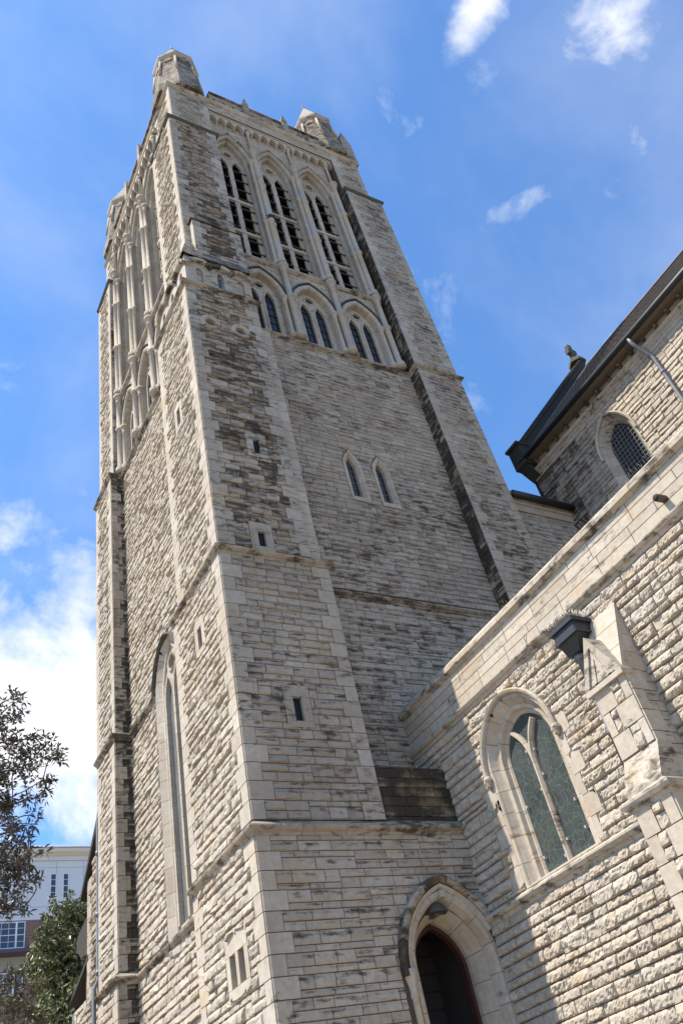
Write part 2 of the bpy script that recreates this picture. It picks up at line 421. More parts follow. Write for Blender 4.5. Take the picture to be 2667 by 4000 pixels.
def lat(nu, nz, a, b):
    """smooth random field sampled on given coordinates"""
    gx = max(2, int(nu / a) + 2); gz = max(2, int(nz / b) + 2)
    return rng.random((gz, gx))
def stone_block(mb, ul, ur, za, zb, w, amp, cell, stain, smooth, lims, edge=.02):
    """one block with a rock face; lims(z)->(l,r) clips it"""
    h = zb - za; L = ur - ul
    if h < .03 or L < .03: return
    if smooth: nu = nz = 1
    else: nu = max(2, int(round(L / cell))); nz = max(2, int(round(h / cell)))
    if smooth: tz = np.array([0, 0, 1, 1.]); tu = np.array([0, 0, 1, 1.])
    else:
        eu = min(.2, .013 / L)
        tz = np.concatenate([[0, 0], np.linspace(.16, .93, nz), [1, 1]]); tu = np.concatenate([[0, 0], np.linspace(eu, 1 - eu, nu), [1, 1]])
    if smooth and lims is not None:
        tz = np.concatenate([[0], np.linspace(0, 1, max(2, int(h / .06))), [1]])
    Z = za + tz * h
    if lims is None:
        l = np.full(len(Z), ul); r = np.full(len(Z), ur)
    else:
        lr = [lims(z) for z in np.clip(Z, za + 1e-4, zb - 1e-4)]
        l = np.array([max(ul, min(a, ur)) for a, b_ in lr]); r = np.array([min(ur, max(b_, ul)) for a, b_ in lr])
        r = np.maximum(r, l)
        if (r - l).max() < .02: return
    U = l[:, None] + tu[None, :] * (r - l)[:, None]
    ZZ = np.repeat(Z[:, None], len(tu), 1)
    W = np.full(U.shape, float(w))
    if smooth:
        W += .018
        if lims is not None: W[1:-1, 1:-1] = W[1:-1, 1:-1]
    else:
        # rock face: coarse facets + finer breaks
        g1 = rng.random((max(2, int(h / .065) + 1), max(2, int(L / .085) + 1)))
        xi = np.linspace(0, g1.shape[1] - 1, len(tu)); zi = np.linspace(0, g1.shape[0] - 1, len(tz))
        x0 = np.minimum(xi.astype(int), g1.shape[1] - 2); z0 = np.minimum(zi.astype(int), g1.shape[0] - 2)
        fx = (xi - x0)[None, :]; fz = (zi - z0)[:, None]
        F = (g1[np.ix_(z0, x0)] * (1 - fx) + g1[np.ix_(z0, x0 + 1)] * fx) * (1 - fz) + (g1[np.ix_(z0 + 1, x0)] * (1 - fx) + g1[np.ix_(z0 + 1, x0 + 1)] * fx) * fz
        base = .34 + .56 * rt()
        tilt = (rt() - .35) * .45; tl2 = (rt() - .5) * .5
        D = base + .85 * (F - .38) + tilt * (tz[:, None] - .5) + tl2 * (tu[None, :] - .5) + (rng.random(U.shape) - .5) * .40
        for _k in range(2 if L > .25 else 1):                          # a spalled corner or hollow
            if rt() < .45:
                cu_, cz_, rr_ = rt(), rt() * .8, .25 + .3 * rt()
                hol = np.exp(-(((tu[None, :] - cu_) * L / h) ** 2 + (tz[:, None] - cz_) ** 2) / rr_ ** 2)
                D = D - .42 * hol
        top = .15 + .45 * rt()
        ramp = np.clip((1 - tz) / max(.08, top), .15, 1)[:, None] ** .7   # falls back towards the upper bed
        D = amp * np.maximum(D * ramp, .06)
        D[:2] = amp * .05; D[-2:] = amp * .06
        D[:, 1] *= .45; D[:, -2] *= .45
        D[:, 0] = D[:, 1]; D[:, -1] = D[:, -2]
        if nz >= 2 and lims is None:                                  # broken arris along the lower bed
            zr = .04 + .24 * rng.random(U.shape[1]) ** 1.8
            zr[1:-1] = (zr[:-2] + 3 * zr[1:-1] + zr[2:]) / 5
            ZZ[2] = za + h * zr
            if nz >= 3: ZZ[3] = np.maximum(ZZ[3], ZZ[2] + .04 * h)
        W += D
    W[0] = W[-1] = w - .02; W[:, 0] = W[:, -1] = w - .02
    V = np.stack([U.ravel(), -W.ravel(), ZZ.ravel()], 1)
    R, C = U.shape
    idx = np.arange(R * C).reshape(R, C)
    F4 = np.stack([idx[:-1, :-1].ravel(), idx[:-1, 1:].ravel(), idx[1:, 1:].ravel(), idx[1:, :-1].ravel()], 1)
    if lims is not None:
        keep = np.abs(V[F4[:, 0]] - V[F4[:, 1]]).sum(1) + np.abs(V[F4[:, 2]] - V[F4[:, 3]]).sum(1) > 1e-5
        F4 = F4[keep]
    c = np.empty((R * C, 4)); c[:, 0] = rt(); c[:, 1] = stain * (.55 + .9 * rt()); c[:, 2] = np.clip(np.repeat(tz, C), 0, 1) if not smooth else .45; c[:, 3] = 1.0 if smooth else 0.0
    mb.add(V, F4, c)

def put_stone(mb, ua, ub, za, zb, w, amp, cell, stain, smooth, holes, g=.0072):
    act = [h for h in holes if h.lo < zb - .01 and h.hi > za + .01]
    cs = sorted(h.cu for h in act)
    cuts = [ua] + [c for c in cs if ua < c < ub] + [ub]
    for a, b_ in zip(cuts[:-1], cuts[1:]):
        Lh = [h for h in act if h.cu <= a + 1e-6]; Rh = [h for h in act if h.cu >= b_ - 1e-6]
        lims = None
        mid = (a + b_) / 2
        gv = .006
        near = [h for h in act if any(h.lim(z) and h.lim(z)[0] < b_ and h.lim(z)[1] > a for z in np.linspace(za + .002, zb - .002, 4))]
        if near:
            def lims(z, a=a, b_=b_, Lh=Lh, Rh=Rh):
                l, r = a + g, b_ - g
                for h in Lh:
                    q = h.lim(z)
                    if q: l = max(l, q[1] + g)
                for h in Rh:
                    q = h.lim(z)
                    if q: r = min(r, q[0] - g)
                return l, r
        stone_block(mb, a + (gv if a == ua else 0), b_ - (gv if b_ == ub else 0), za + g, zb - g, w, amp, cell, stain, smooth, lims)

def panel(mb, w, u0, u1, z0, z1, amp=.04, cell=.06, holes=(), qL=None, qR=None, stain=.0, mod=.335, qlen=(.42, .27), smooth=False, slen=(.24, .62), back=None, jump=.25):
    n = max(1, int(round((z1 - z0) / mod))); mh = (z1 - z0) / n
    for k in range(n):
        za, zb = z0 + k * mh, z0 + (k + 1) * mh
        a, b_ = u0, u1
        if qL is not None:
            a = u0 + qlen[(k + qL) % 2] * (.92 + .16 * rt()); put_stone(mb, u0 - .0, a, za, zb, w, 0, cell, stain * .62, True, holes)
        if qR is not None:
            b_ = u1 - qlen[(k + qR) % 2] * (.92 + .16 * rt()); put_stone(mb, b_, u1, za, zb, w, 0, cell, stain * .62, True, holes)
        hs = .5 + (rt() - .5) * .22
        x = a
        while x < b_ - .01:
            s = min(b_ - x, .7 + 1.3 * rt())
            if b_ - x - s < .3: s = b_ - x
            if rt() < jump: rows = [(0, .32 + .1 * rt()), None] if rt() < .5 else [(0, .62 + .1 * rt()), None]
            else: rows = [(0, hs), None]
            h1 = rows[0][1]
            for lo, hi in ((0, h1), (h1, 1)):
                y = x
                while y < x + s - .01:
                    t = slen[0] + (slen[1] - slen[0]) * rt()
                    if x + s - y - t < slen[0] * .8: t = x + s - y
                    put_stone(mb, y, y + t, za + lo * mh, za + hi * mh, w, amp * (.75 + .5 * rt()), cell, stain, smooth, holes)
                    y += t
            x += s
def backing(mb, w, u0, u1, z0, z1, holes=()):
    loops = [[(u0, z0), (u1, z0), (u1, z1), (u0, z1)]]
    for h in holes: loops.append(h.loop()[::-1])
    plate(mb, loops, w - .007, None)

def empty(name, loc, label, cat, group=None):
    o = bpy.data.objects.new(name, None); COL.objects.link(o); o.location = loc
    o['label'] = label; o['category'] = cat
    if group: o['group'] = group
    o.empty_display_size = .5
    bpy.context.view_layer.update()
    return o
def tag(o, label, cat, group=None):
    o['label'] = label; o['category'] = cat
    if group: o['group'] = group
    return o
def wall(name, parent, mtx, w, u0, u1, z0, z1, holes=(), bholes=None, core=None, **kw):
    """a coursed wall face: the stones are the part, the mortar bed behind them its sub-part"""
    mb = MB(); panel(mb, w, u0, u1, z0, z1, holes=holes, **kw)
    o = mb.build(name, STONE, parent, mtx)
    bb = MB(); backing(bb, w, u0, u1, z0, z1, bholes if bholes is not None else holes)
    bb.build("mortar_bed", MORTAR, o, mtx)
    return o
def dup(o, mtx, parent, kids=True):
    c = o.copy(); COL.objects.link(c); c.parent = None; c.matrix_parent_inverse = Matrix.Identity(4); c.matrix_world = mtx
    bpy.context.view_layer.update()
    c.parent = parent; c.matrix_parent_inverse = parent.matrix_world.inverted()
    if kids:
        inv = o.matrix_world.inverted()
        for ch in list(o.children):
            dup(ch, mtx @ (inv @ ch.matrix_world), c)
    return c

# ================================================================== GROUND
def grid_sheet(name, x0, x1, y0, y1, z, mat):
    me = bpy.data.meshes.new(name); me.from_pydata([(x0, y0, z), (x1, y0, z), (x1, y1, z), (x0, y1, z)], [], [(0, 1, 2, 3)])
    me.materials.append(mat); o = bpy.data.objects.new(name, me); COL.objects.link(o); o['kind'] = 'structure'; return o
GRD = -1.6
grid_sheet("ground", -900, 900, -900, 900, GRD, simple("paving", (.29, .235, .172), .9, var=.25, scale=.8))

# ================================================================== CHURCH TOWER
tower = empty("church_tower", (10.77, 17.25, GRD), "tall square rock-faced limestone bell tower with pinnacles and louvred belfry windows", "tower")
I4 = Matrix.Identity(4)
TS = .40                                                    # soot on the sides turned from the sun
# solid heart of the tower
mb = MB()
box(mb, 7.6, 14.6, 13.95, 21.2, GRD, 36.3)
box(mb, 8.1, 15.40, 13.6, 21.5, GRD, 20.5); box(mb, 6.9, 8.2, 15.0, 21.5, GRD, 20.5)
mb.build("core", DARK, tower)
mb = MB()
box(mb, 6.38, 15.2, 12.62, 13.5, 36.0, 36.35); box(mb, 6.4, 15.2, 13.5, 21.5, 36.0, 36.35)
box(mb, 15.44, 15.56, 12.6, 21.6, GRD, 32.6); box(mb, 6.5, 15.5, 21.6, 21.7, GRD, 32.6)
box(mb, 15.05, 15.18, 12.7, 21.4, 32.6, 36.0); box(mb, 6.5, 15.1, 21.3, 21.42, 32.6, 36.0)
mb.build("rear_walls", STONE, tower)

def slit(parent, mtx, w, u, z0, z1, half=.085, deep=.05):
    mb = MB(); s = .27
    # lintel, sill and side blocks, butted
    for (a, b, c, d) in ((-s, s, z1, z1 + .25), (-s, s, z0 - .13, z0), (-s, -half, z0, z1), (half, s, z0, z1)):
        box(mb, u + a + .003, u + b - .003, -(w + .022), -(w - .22), c + .003, d - .003, (rt(), .05 if deep > .1 else .34, .5, 1))
    o = mb.build("slit_window", STONE, parent, mtx)
    g = MB(); plate(g, [[(u - half - .02, z0 - .02), (u + half + .02, z0 - .02), (u + half + .02, z1 + .02), (u - half - .02, z1 + .02)]], w - deep, None)
    g.build("pane", GLASS_S, o, mtx)
    return Rect(u - s, u + s, z0 - .13, z1 + .25)

# ---- stair turret (the clasping pier on the near corner)
tur = MB()
box(tur, 6.0, 8.26, 12.32, 14.75, GRD, 10.9); box(tur, 6.0, 7.93, 12.32, 14.40, 10.9, 20.5)
box(tur, 6.2, 7.95, 12.5, 14.3, 20.4, 32.5)
turret = tur.build("stair_turret", MORTAR, tower)
F12 = FRONT(12.0); L575 = LEFT(5.75)
# stage 4 front (with the doorway) and side
DOOR = Arch(9.02, .88, GRD, 2.85, 4.05)
DOORH = Arch(9.02, 1.10, GRD, 2.80, 4.22)
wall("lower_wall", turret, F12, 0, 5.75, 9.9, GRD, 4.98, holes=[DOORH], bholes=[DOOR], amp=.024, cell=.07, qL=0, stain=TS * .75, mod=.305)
def twin(parent, mtx, u, z0, z1):
    mb = MB()
    for (a, b, c, d) in ((-.44, .44, z1, z1 + .28), (-.44, .44, z0 - .16, z0), (-.44, -.285, z0, z1), (.285, .44, z0, z1), (-.06, .06, z0, z1)):
        box(mb, u + a + .003, u + b - .003, -.022, .22, c + .003, d - .003, (rt(), .0, .4, 1))
    o = mb.build("twin_slit_window", STONE, parent, mtx)
    for k in (-.17, .17):
        g = MB(); plate(g, [Rect(u + k - .13, u + k + .13, z0 - .02, z1 + .02).loop()], -.17, None); g.build("pane", GLASS_S, o, mtx)
    return Rect(u - .44, u + .44, z0 - .16, z1 + .28)
lowhole = twin(turret, L575, -13.115, 3.10, 3.57)
wall("lower_wall", turret, L575, 0, -14.8, -12.0, GRD, 4.98, holes=[lowhole], amp=.052, cell=.045, qR=1, qL=0, stain=.0, mod=.305)
# stage 3
h = slit(turret, FRONT(12.02), 0, 6.95, 7.03, 7.52)
wall("middle_wall", turret, FRONT(12.02), 0, 5.76, 8.3, 5.2, 10.83, holes=[h], amp=.036, cell=.065, qL=1, qR=0, stain=TS, mod=.33)
h = slit(turret, LEFT(5.76), 0, -13.355, 9.33, 9.82, .10, .16)
wall("middle_wall", turret, LEFT(5.76), 0, -14.8, -12.02, 5.2, 10.83, holes=[h], amp=.058, cell=.05, qR=0, qL=1, stain=.0, mod=.33)
# stage 2
h1 = slit(turret, FRONT(12.04), 0, 6.81, 11.14, 11.56); h2 = slit(turret, FRONT(12.04), 0, 7.09, 14.07, 14.53)
c1 = Circ(6.36, 18.95, .30); c2 = Circ(7.24, 18.93, .30)
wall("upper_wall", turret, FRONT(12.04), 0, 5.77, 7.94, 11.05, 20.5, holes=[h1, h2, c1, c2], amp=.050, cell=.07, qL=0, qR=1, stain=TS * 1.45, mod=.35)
mb = MB(); panel(mb, 0, 7.955, 8.24, 11.05, 19.5, smooth=True, amp=0, stain=.2, mod=.7, slen=(.5, .5), jump=0)
prism(mb, [(12.06 - 12.12, 19.5), (12.9 - 12.12, 19.5), (12.9 - 12.12, 20.2)], 'x', 7.955, 8.24)
box(mb, 7.955, 8.235, .02, .8, 11.0, 19.5)
mb.build("chamfer_strip", STONE, turret, FRONT(12.12))
for c in (c1, c2):
    mb = MB(); k = Circ(c.cu, c.cz, .15)
    sweep2d(mb, k.loop(20)[::-1], [(0, -.2), (0, .03), (.03, .06), (.12, .06), (.15, .03), (.15, -.1)], closed=True, seg=.3, stain=.3)
    o = mb.build("round_window", STONE, turret, FRONT(12.04))
    g = MB(); plate(g, [Circ(c.cu, c.cz, .2).loop()], -.16, None); g.build("pane", GLASS_D, o, FRONT(12.04))
h = slit(turret, LEFT(5.77), 0, -13.36, 16.05, 16.66, .10, .16)
wall("upper_wall", turret, LEFT(5.77), 0, -14.45, -12.04, 11.05, 20.5, holes=[h], amp=.060, cell=.055, qR=1, qL=0, stain=.06, mod=.35)
# blind arcade under the set-off
def blind_arcade(mtx, u0, u1, n, slits):
    mb = MB(); W = (u1 - u0) / n
    holes = []
    for i in range(n):
        cu = u0 + W * (i + .5)
        holes.append(Arch(cu, .10, 20.98, 21.62, 21.80))
    plate(mb, [[(u0, 20.7), (u1, 20.7), (u1, 22.3), (u0, 22.3)]] + [hh.loop(6)[::-1] for hh in holes], 0, -.10)
    panel(mb, -.10, u0, u1, 20.7, 22.3, smooth=True, amp=0, mod=.4, stain=.1)
    o = mb.build("blind_arcade", STONE, turret, mtx)
    # the corbelled hood that runs in waves over the niches
    hb = MB(); pts = []
    for i in range(n):
        cu = u0 + W * (i + .5); a = W * .5
        pts += [(cu - a * math.cos(t), 21.74 + .30 * math.sin(t)) for t in np.linspace(.12, math.pi - .12, 9)]
    sweep2d(hb, [(u0, 21.72)] + pts + [(u1, 21.72)], [(0, -.01), (0, .10), (.05, .13), (.09, .13), (.09, -.01)], seg=.35, stain=.5)
    hb.build("arcade_hood", STONE, o, mtx)
    for i in slits:
        g = MB(); plate(g, [Rect(holes[i].cu - .06, holes[i].cu + .06, 21.0, 21.66).loop()], -.075, None); g.build("pane", GLASS_D, o, mtx)
blind_arcade(FRONT(12.15), 5.985, 7.95, 3, [1])
mb = MB(); box(mb, 6.0, 7.94, 12.3, 14.38, 20.6, 22.32); mb.build('arcade_backing', MORTAR, turret)
blind_arcade(LEFT(5.88), -14.4, -12.15, 3, [])
# sloping set-off above it
mb = MB()
v = [(5.80, 12.05, 22.34), (8.0, 12.05, 22.34), (8.0, 12.40, 23.65), (6.14, 12.40, 23.65), (5.80, 14.5, 22.34), (6.14, 14.42, 23.65), (5.80, 12.05, 22.24), (8.0, 12.05, 22.24), (5.80, 14.5, 22.24), (8.0, 12.9, 22.34), (8.0, 12.9, 23.65)]
mb.add(v, [(0, 1, 2, 3), (4, 0, 3, 5), (6, 7, 1, 0), (8, 6, 0, 4), (1, 9, 10, 2)], (.3, .42, .6, 1))
mb.build("weathering", STONE, turret)
# stage 1
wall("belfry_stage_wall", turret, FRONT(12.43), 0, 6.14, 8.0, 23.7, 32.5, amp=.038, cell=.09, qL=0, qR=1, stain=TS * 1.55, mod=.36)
wall("belfry_stage_wall", turret, LEFT(6.14), 0, -14.38, -12.43, 22.5, 32.5, amp=.062, cell=.06, qR=1, qL=0, stain=.16, mod=.36)
mb = MB(); panel(mb, 0, 6.32, 7.97, 22.55, 24.62, amp=.03, cell=.08, qL=0, qR=1, stain=TS * 1.4, mod=.35)
box(mb, 6.33, 7.96, .02, .45, 22.5, 24.7)
prism(mb, [(-.06, 24.62), (.40, 24.62), (.40, 25.12), (.2, 25.05)], 'x', 6.26, 7.98, (.3, .85, .6, 1))
mb.build("raised_panel", STONE, turret, FRONT(12.17))

# ---- front main wall
FM = FRONT(12.89)
l1 = Arch(10.44, .30, 14.10, 15.42, 16.08); l2 = Arch(11.38, .30, 14.10, 15.42, 16.08)
mb_ = [Arch(10.44, .14, 14.25, 15.40, 15.80), Arch(11.38, .14, 14.25, 15.40, 15.80)]
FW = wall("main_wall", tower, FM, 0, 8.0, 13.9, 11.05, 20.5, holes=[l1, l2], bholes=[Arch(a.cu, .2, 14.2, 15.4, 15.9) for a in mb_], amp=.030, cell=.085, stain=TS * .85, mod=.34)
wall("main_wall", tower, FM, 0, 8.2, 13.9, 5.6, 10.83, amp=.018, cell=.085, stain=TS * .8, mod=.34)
for a in mb_:
    mb = MB()
    sweep2d(mb, a.path(8), [(0, -.22), (0, -.06), (.06, .02), (.155, .02), (.155, -.2)], seg=.33)
    box(mb, a.cu - .29, a.cu + .29, -.03, .25, 14.11, 14.25)
    o = mb.build("lancet_window", STONE, tower, FM)
    g = MB(); plate(g, [Arch(a.cu, .17, 14.2, 15.4, 15.85).loop(8)], -.17, None); g.build("pane", GLASS_D, o, FM)
    b = MB()
    for z in np.arange(14.5, 15.7, .22): box(b, a.cu - .14, a.cu + .14, .155, .168, z, z + .012)
    box(b, a.cu - .006, a.cu + .006, .15, .165, 14.25, 15.75)
    b.build("glazing_bars", LEADPIPE, o, FM)
# dark stained block between turret and aisle
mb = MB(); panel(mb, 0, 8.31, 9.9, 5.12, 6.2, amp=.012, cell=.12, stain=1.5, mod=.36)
prism(mb, [(0.0, 6.2), (.86, 6.2), (.86, 6.62), (.02, 6.24)], 'x', 8.31, 9.9, (.3, .9, .7, 1))
box(mb, 8.31, 9.9, .03, .8, 5.1, 6.2, (.3, .9, .6, 1))
mb.build("porch_block", STONE, tower, FRONT(12.06))

# ---- right front buttress
rb = MB(); box(rb, 13.86, 15.52, 12.49, 13.3, GRD, 32.4); RB = rb.build("buttress", MORTAR, tower)
for (za, zb, y) in ((5.6, 10.83, 12.42), (11.05, 20.5, 12.44), (20.78, 32.4, 12.47)):
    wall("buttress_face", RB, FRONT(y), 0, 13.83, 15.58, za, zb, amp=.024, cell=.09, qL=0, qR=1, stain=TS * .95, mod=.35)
    mb = MB(); panel(mb, 0, -12.89, -y, za, zb, smooth=False, amp=.02, cell=.1, stain=1.15, mod=.35, slen=(.15, .3))  # near-black return: its shade is painted in through the stain value
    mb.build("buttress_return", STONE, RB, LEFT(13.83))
# ---- far left buttress
lb = MB(); box(lb, 6.02, 7.0, 20.1, 21.5, GRD, 5.0); box(lb, 6.02, 7.0, 20.1, 21.63, 5.0, 10.8); box(lb, 6.02, 7.0, 20.1, 21.78, 10.8, 20.5); box(lb, 6.14, 7.0, 20.14, 21.74, 20.5, 32.4); LB = lb.build("buttress", MORTAR, tower)
for (za, zb, x, y0, y1, stn) in ((GRD, 4.98, 5.90, 19.97, 21.52, .0), (5.2, 10.73, 5.93, 20.0, 21.67, .02), (11.0, 20.5, 5.96, 20.03, 21.82, .05), (20.78, 32.4, 6.08, 20.08, 21.78, .10)):
    wall("buttress_face", LB, LEFT(x), 0, -y1, -y0, za, zb, amp=.058, cell=.06, qL=0, qR=1, stain=stn, mod=.34)
    mb = MB(); panel(mb, 0, x, 6.42, za, zb, amp=.012, cell=.1, qL=1, stain=.85, mod=.34, slen=(.12, .25), qlen=(.3, .2))  # recessed return: part of its shade is painted in with the stain value
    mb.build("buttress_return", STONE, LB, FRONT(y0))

# ---- left main wall with the tall west window
LM = LEFT(6.4)
W0 = Arch(-17.05, .92, 5.05, 10.86, 12.15)
wall("main_wall", tower, LM, 0, -20.05, -14.4, 5.2, 20.5, holes=[W0], bholes=[Arch(-17.05, .905, 5.07, 10.84, 12.12)], amp=.058, cell=.06, stain=.03, mod=.34)
wall("main_wall", tower, LM, .02, -20.05, -14.7, GRD, 4.98, amp=.055, cell=.06, stain=.0, mod=.34)
mb = MB()
wi = Arch(-17.05, .60, 5.12, 10.6, 11.92)
plate(mb, [wi.loop(12), Arch(-17.36, .235, 5.35, 10.55, 11.15).loop(8)[::-1], Arch(-16.74, .235, 5.35, 10.55, 11.15).loop(8)[::-1], Circ(-17.05, 11.42, .20).loop()[::-1]], -.13, -.25)
for cu in (-17.36, -16.74):
    sweep2d(mb, Arch(cu, .235, 5.35, 10.55, 11.15).path(8), [(-.004, -.27), (-.004, -.10), (.05, -.08), (.07, -.125)], seg=.5)
sweep2d(mb, Circ(-17.05, 11.42, .2).loop()[::-1], [(-.004, -.27), (-.004, -.10), (.05, -.08), (.07, -.125)], closed=True, seg=.4)
ww = mb.build("west_window", STONE, tower, LM)
mb = MB()
sweep2d(mb, Arch(-17.05, .60, 5.1, 10.6, 11.92).path(12), roll(0, .10, -.2, -.10), seg=.5, smooth=False)
sweep2d(mb, Arch(-17.05, .70, 5.1, 10.65, 11.98).path(12), [(0, -.2), (0, -.11), (.20, .03), (.21, .03), (.21, -.1)], seg=.5)
mb.build("jamb_moulding", STONE, ww, LM)
mb = MB(); sweep2d(mb, Arch(-17.05, .93, 10.86, 10.86, 12.12).path(14, False), [(0, -.02), (0, .07), (.03, .12), (.08, .10), (.09, .02)], seg=.6, stain=.6)
mb.build("hood_mould", LICHEN, ww, LM)
g = MB(); plate(g, [Arch(-17.05, .58, 5.2, 10.6, 11.9).loop(10)], -.21, None); g.build("pane", GLASS_T, ww, LM)
mb = MB()
prism(mb, [(-.08, 4.98), (.2, 4.98), (.2, 5.35), (-.08, 5.08)], 'x', -17.75, -16.35)
mb.build("sill", STONE, ww, LM)

# ---- belfry: three bays on each of the two seen faces
def column(zs, ze, r, rings, base=True, cap=True):
    p = []
    if base: p += [(r * 1.75, zs), (r * 1.75, zs + .07), (r * 1.55, zs + .15), (r * 1.6, zs + .2), (r * 1.15, zs + .27), (r, zs + .30)]
    else: p += [(r, zs)]
    for z in rings: p += [(r, z - .07), (r * 1.45, z - .035), (r * 1.5, z + .03), (r, z + .07)]
    if cap: p += [(r, ze - .36), (r * 1.3, ze - .34), (r * 1.05, ze - .30), (r * 1.15, ze - .2), (r * 1.75, ze - .1), (r * 1.95, ze - .09), (r * 1.95, ze)]
    else: p += [(r, ze)]
    mb = MB(); lathe(mb, 0, 0, p, 12, (.5 + .3 * rt(), .06, .4, 1)); return mb
BAYS = (-1.855, 0.0, 1.855)
faces = [(Matrix.Translation((10.73, 12.89, 0)), 8.0, 13.83), (Matrix.Translation((6.4, 17.23, 0)) @ Matrix.Rotation(-math.pi / 2, 4, 'Z'), 14.4, 20.05)]
def T(u, w=0.0): return Matrix.Translation((u, -w, 0))
f0 = faces[0][0]
# lower tier, one bay built round u = 0
mb = MB(); ar = Arch(0, .64, 20.86, 22.95, 24.05)
lights = [Arch(-.275, .18, 21.02, 22.75, 23.32), Arch(.275, .18, 21.02, 22.75, 23.32)]
plate(mb, [ar.loop(12)] + [a.loop(8)[::-1] for a in lights] + [Circ(0, 23.60, .16).loop()[::-1]], -.20, -.25)
for a in lights: sweep2d(mb, a.path(8), [(-.004, -.26), (-.004, -.17), (.06, -.17), (.07, -.195)], seg=.45)
sweep2d(mb, Circ(0, 23.6, .16).loop()[::-1], [(-.004, -.26), (-.004, -.17), (.05, -.17), (.06, -.195)], closed=True, seg=.35)
box(mb, -.92, -.64, .03, .3, 20.78, 22.95); box(mb, .64, .92, .03, .3, 20.78, 22.95)
prism(mb, [(.0, 20.78), (.32, 20.78), (.32, 21.05), (.0, 20.86)], 'x', -.92, .92)
win0 = mb.build("arcade_window", STONE, tower, f0 @ T(0))
mb = MB(); sweep2d(mb, Arch(0, .64, 22.95, 22.95, 24.05).path(14, False), roll(0, .19, -.24, .0, 6), seg=.27)
mb.build("arch_ring", STONE, win0, f0 @ T(0))
mb = MB(); sweep2d(mb, Arch(0, .84, 22.95, 22.95, 24.30).path(14, False), [(0, -.02), (0, .08), (.03, .10), (.06, .06), (.06, -.02)], seg=.6, stain=.6)
mb.build("hood_mould", LICHEN, win0, f0 @ T(0))
g = MB(); plate(g, [Arch(0, .62, 20.9, 22.95, 24.0).loop(8)], -.29, None); g.build("pane", GLASS_D, win0, f0 @ T(0))
b = MB()
for s in (-.275, .275):
    box(b, s - .012, s + .012, .262, .28, 21.0, 23.3)
    for z in (21.35, 21.75, 22.15, 22.55, 22.95): box(b, s - .18, s + .18, .255, .275, z - .016, z + .016)
b.build("glazing_bars", IRON, win0, f0 @ T(0))
# upper tier
WB = -.36
mb = MB(); ar = Arch(0, .66, 24.95, 32.15, 33.9)
lights = [Arch(-.30, .205, 25.02, 32.0, 32.62), Arch(.30, .205, 25.02, 32.0, 32.62)]
plate(mb, [ar.loop(14)] + [a.loop(8)[::-1] for a in lights] + [Circ(0, 33.08, .18).loop()[::-1]], WB, WB - .05)
for a in lights: sweep2d(mb, a.path(8), [(-.004, WB - .06), (-.004, WB + .03), (.04, WB + .03), (.06, WB + .004)], seg=.8)
for z in np.arange(25.3, 32, 2.25): box(mb, -.09, .09, -WB - .035, -WB + .04, z, z + 2.235)
sweep2d(mb, Circ(0, 33.08, .18).loop()[::-1], [(-.004, WB - .06), (-.004, WB + .04), (.06, WB + .04), (.08, WB + .004)], closed=True, seg=.35)
bel0 = mb.build("belfry_window", STONE, tower, f0 @ T(0))
SLAT = simple("dark_slate_slats", (.036, .030, .025), .85, var=.4)
for s in (-1, 1):
    for i, z in enumerate(np.arange(25.2, 31.9, .74)):
        d = .20; mb = MB()
        prism(mb, [(.30, z), (.33, z - .04), (.74, z + d + .10), (.72, z + d + .15)], 'x', s * .30 - (.24 if s > 0 else .2), s * .30 + (.36 if s > 0 else .2), (.4, .5, .3, 1))
        mb.build("louvre_slat", SLAT, bel0, f0 @ T(0))
for z in (27.05, 29.3):
    mb = MB(); box(mb, -.64, .64, .30, .40, z, z + .16); mb.build("transom", STONE, bel0, f0 @ T(0))
mb = MB(); plate(mb, [Arch(0, .72, 24.9, 32.2, 33.95).loop(8)], -.86, None)
mb.build("dark_chamber", DARK, bel0, f0 @ T(0))
mb = MB()
sweep2d(mb, Arch(0, .66, 24.95, 32.15, 33.9).path(14), [(0, -.5), (0, -.19), (.02, -.16), (.08, -.16), (.10, -.20), (.10, -.5)], seg=.45)
sweep2d(mb, Arch(0, .76, 24.95, 32.15, 34.02).path(14), [(0, -.4), (0, -.04), (.03, .0), (.13, .0), (.13, -.4)], seg=.45)
mb.build("arch_orders", STONE, bel0, f0 @ T(0))
mb = MB(); sweep2d(mb, Arch(0, .865, 32.2, 32.2, 34.25).path(14, False), [(0, -.02), (0, .06), (.025, .09), (.05, .05), (.05, -.02)], seg=.6, stain=.25)
mb.build("hood_mould", STONE, bel0, f0 @ T(0))
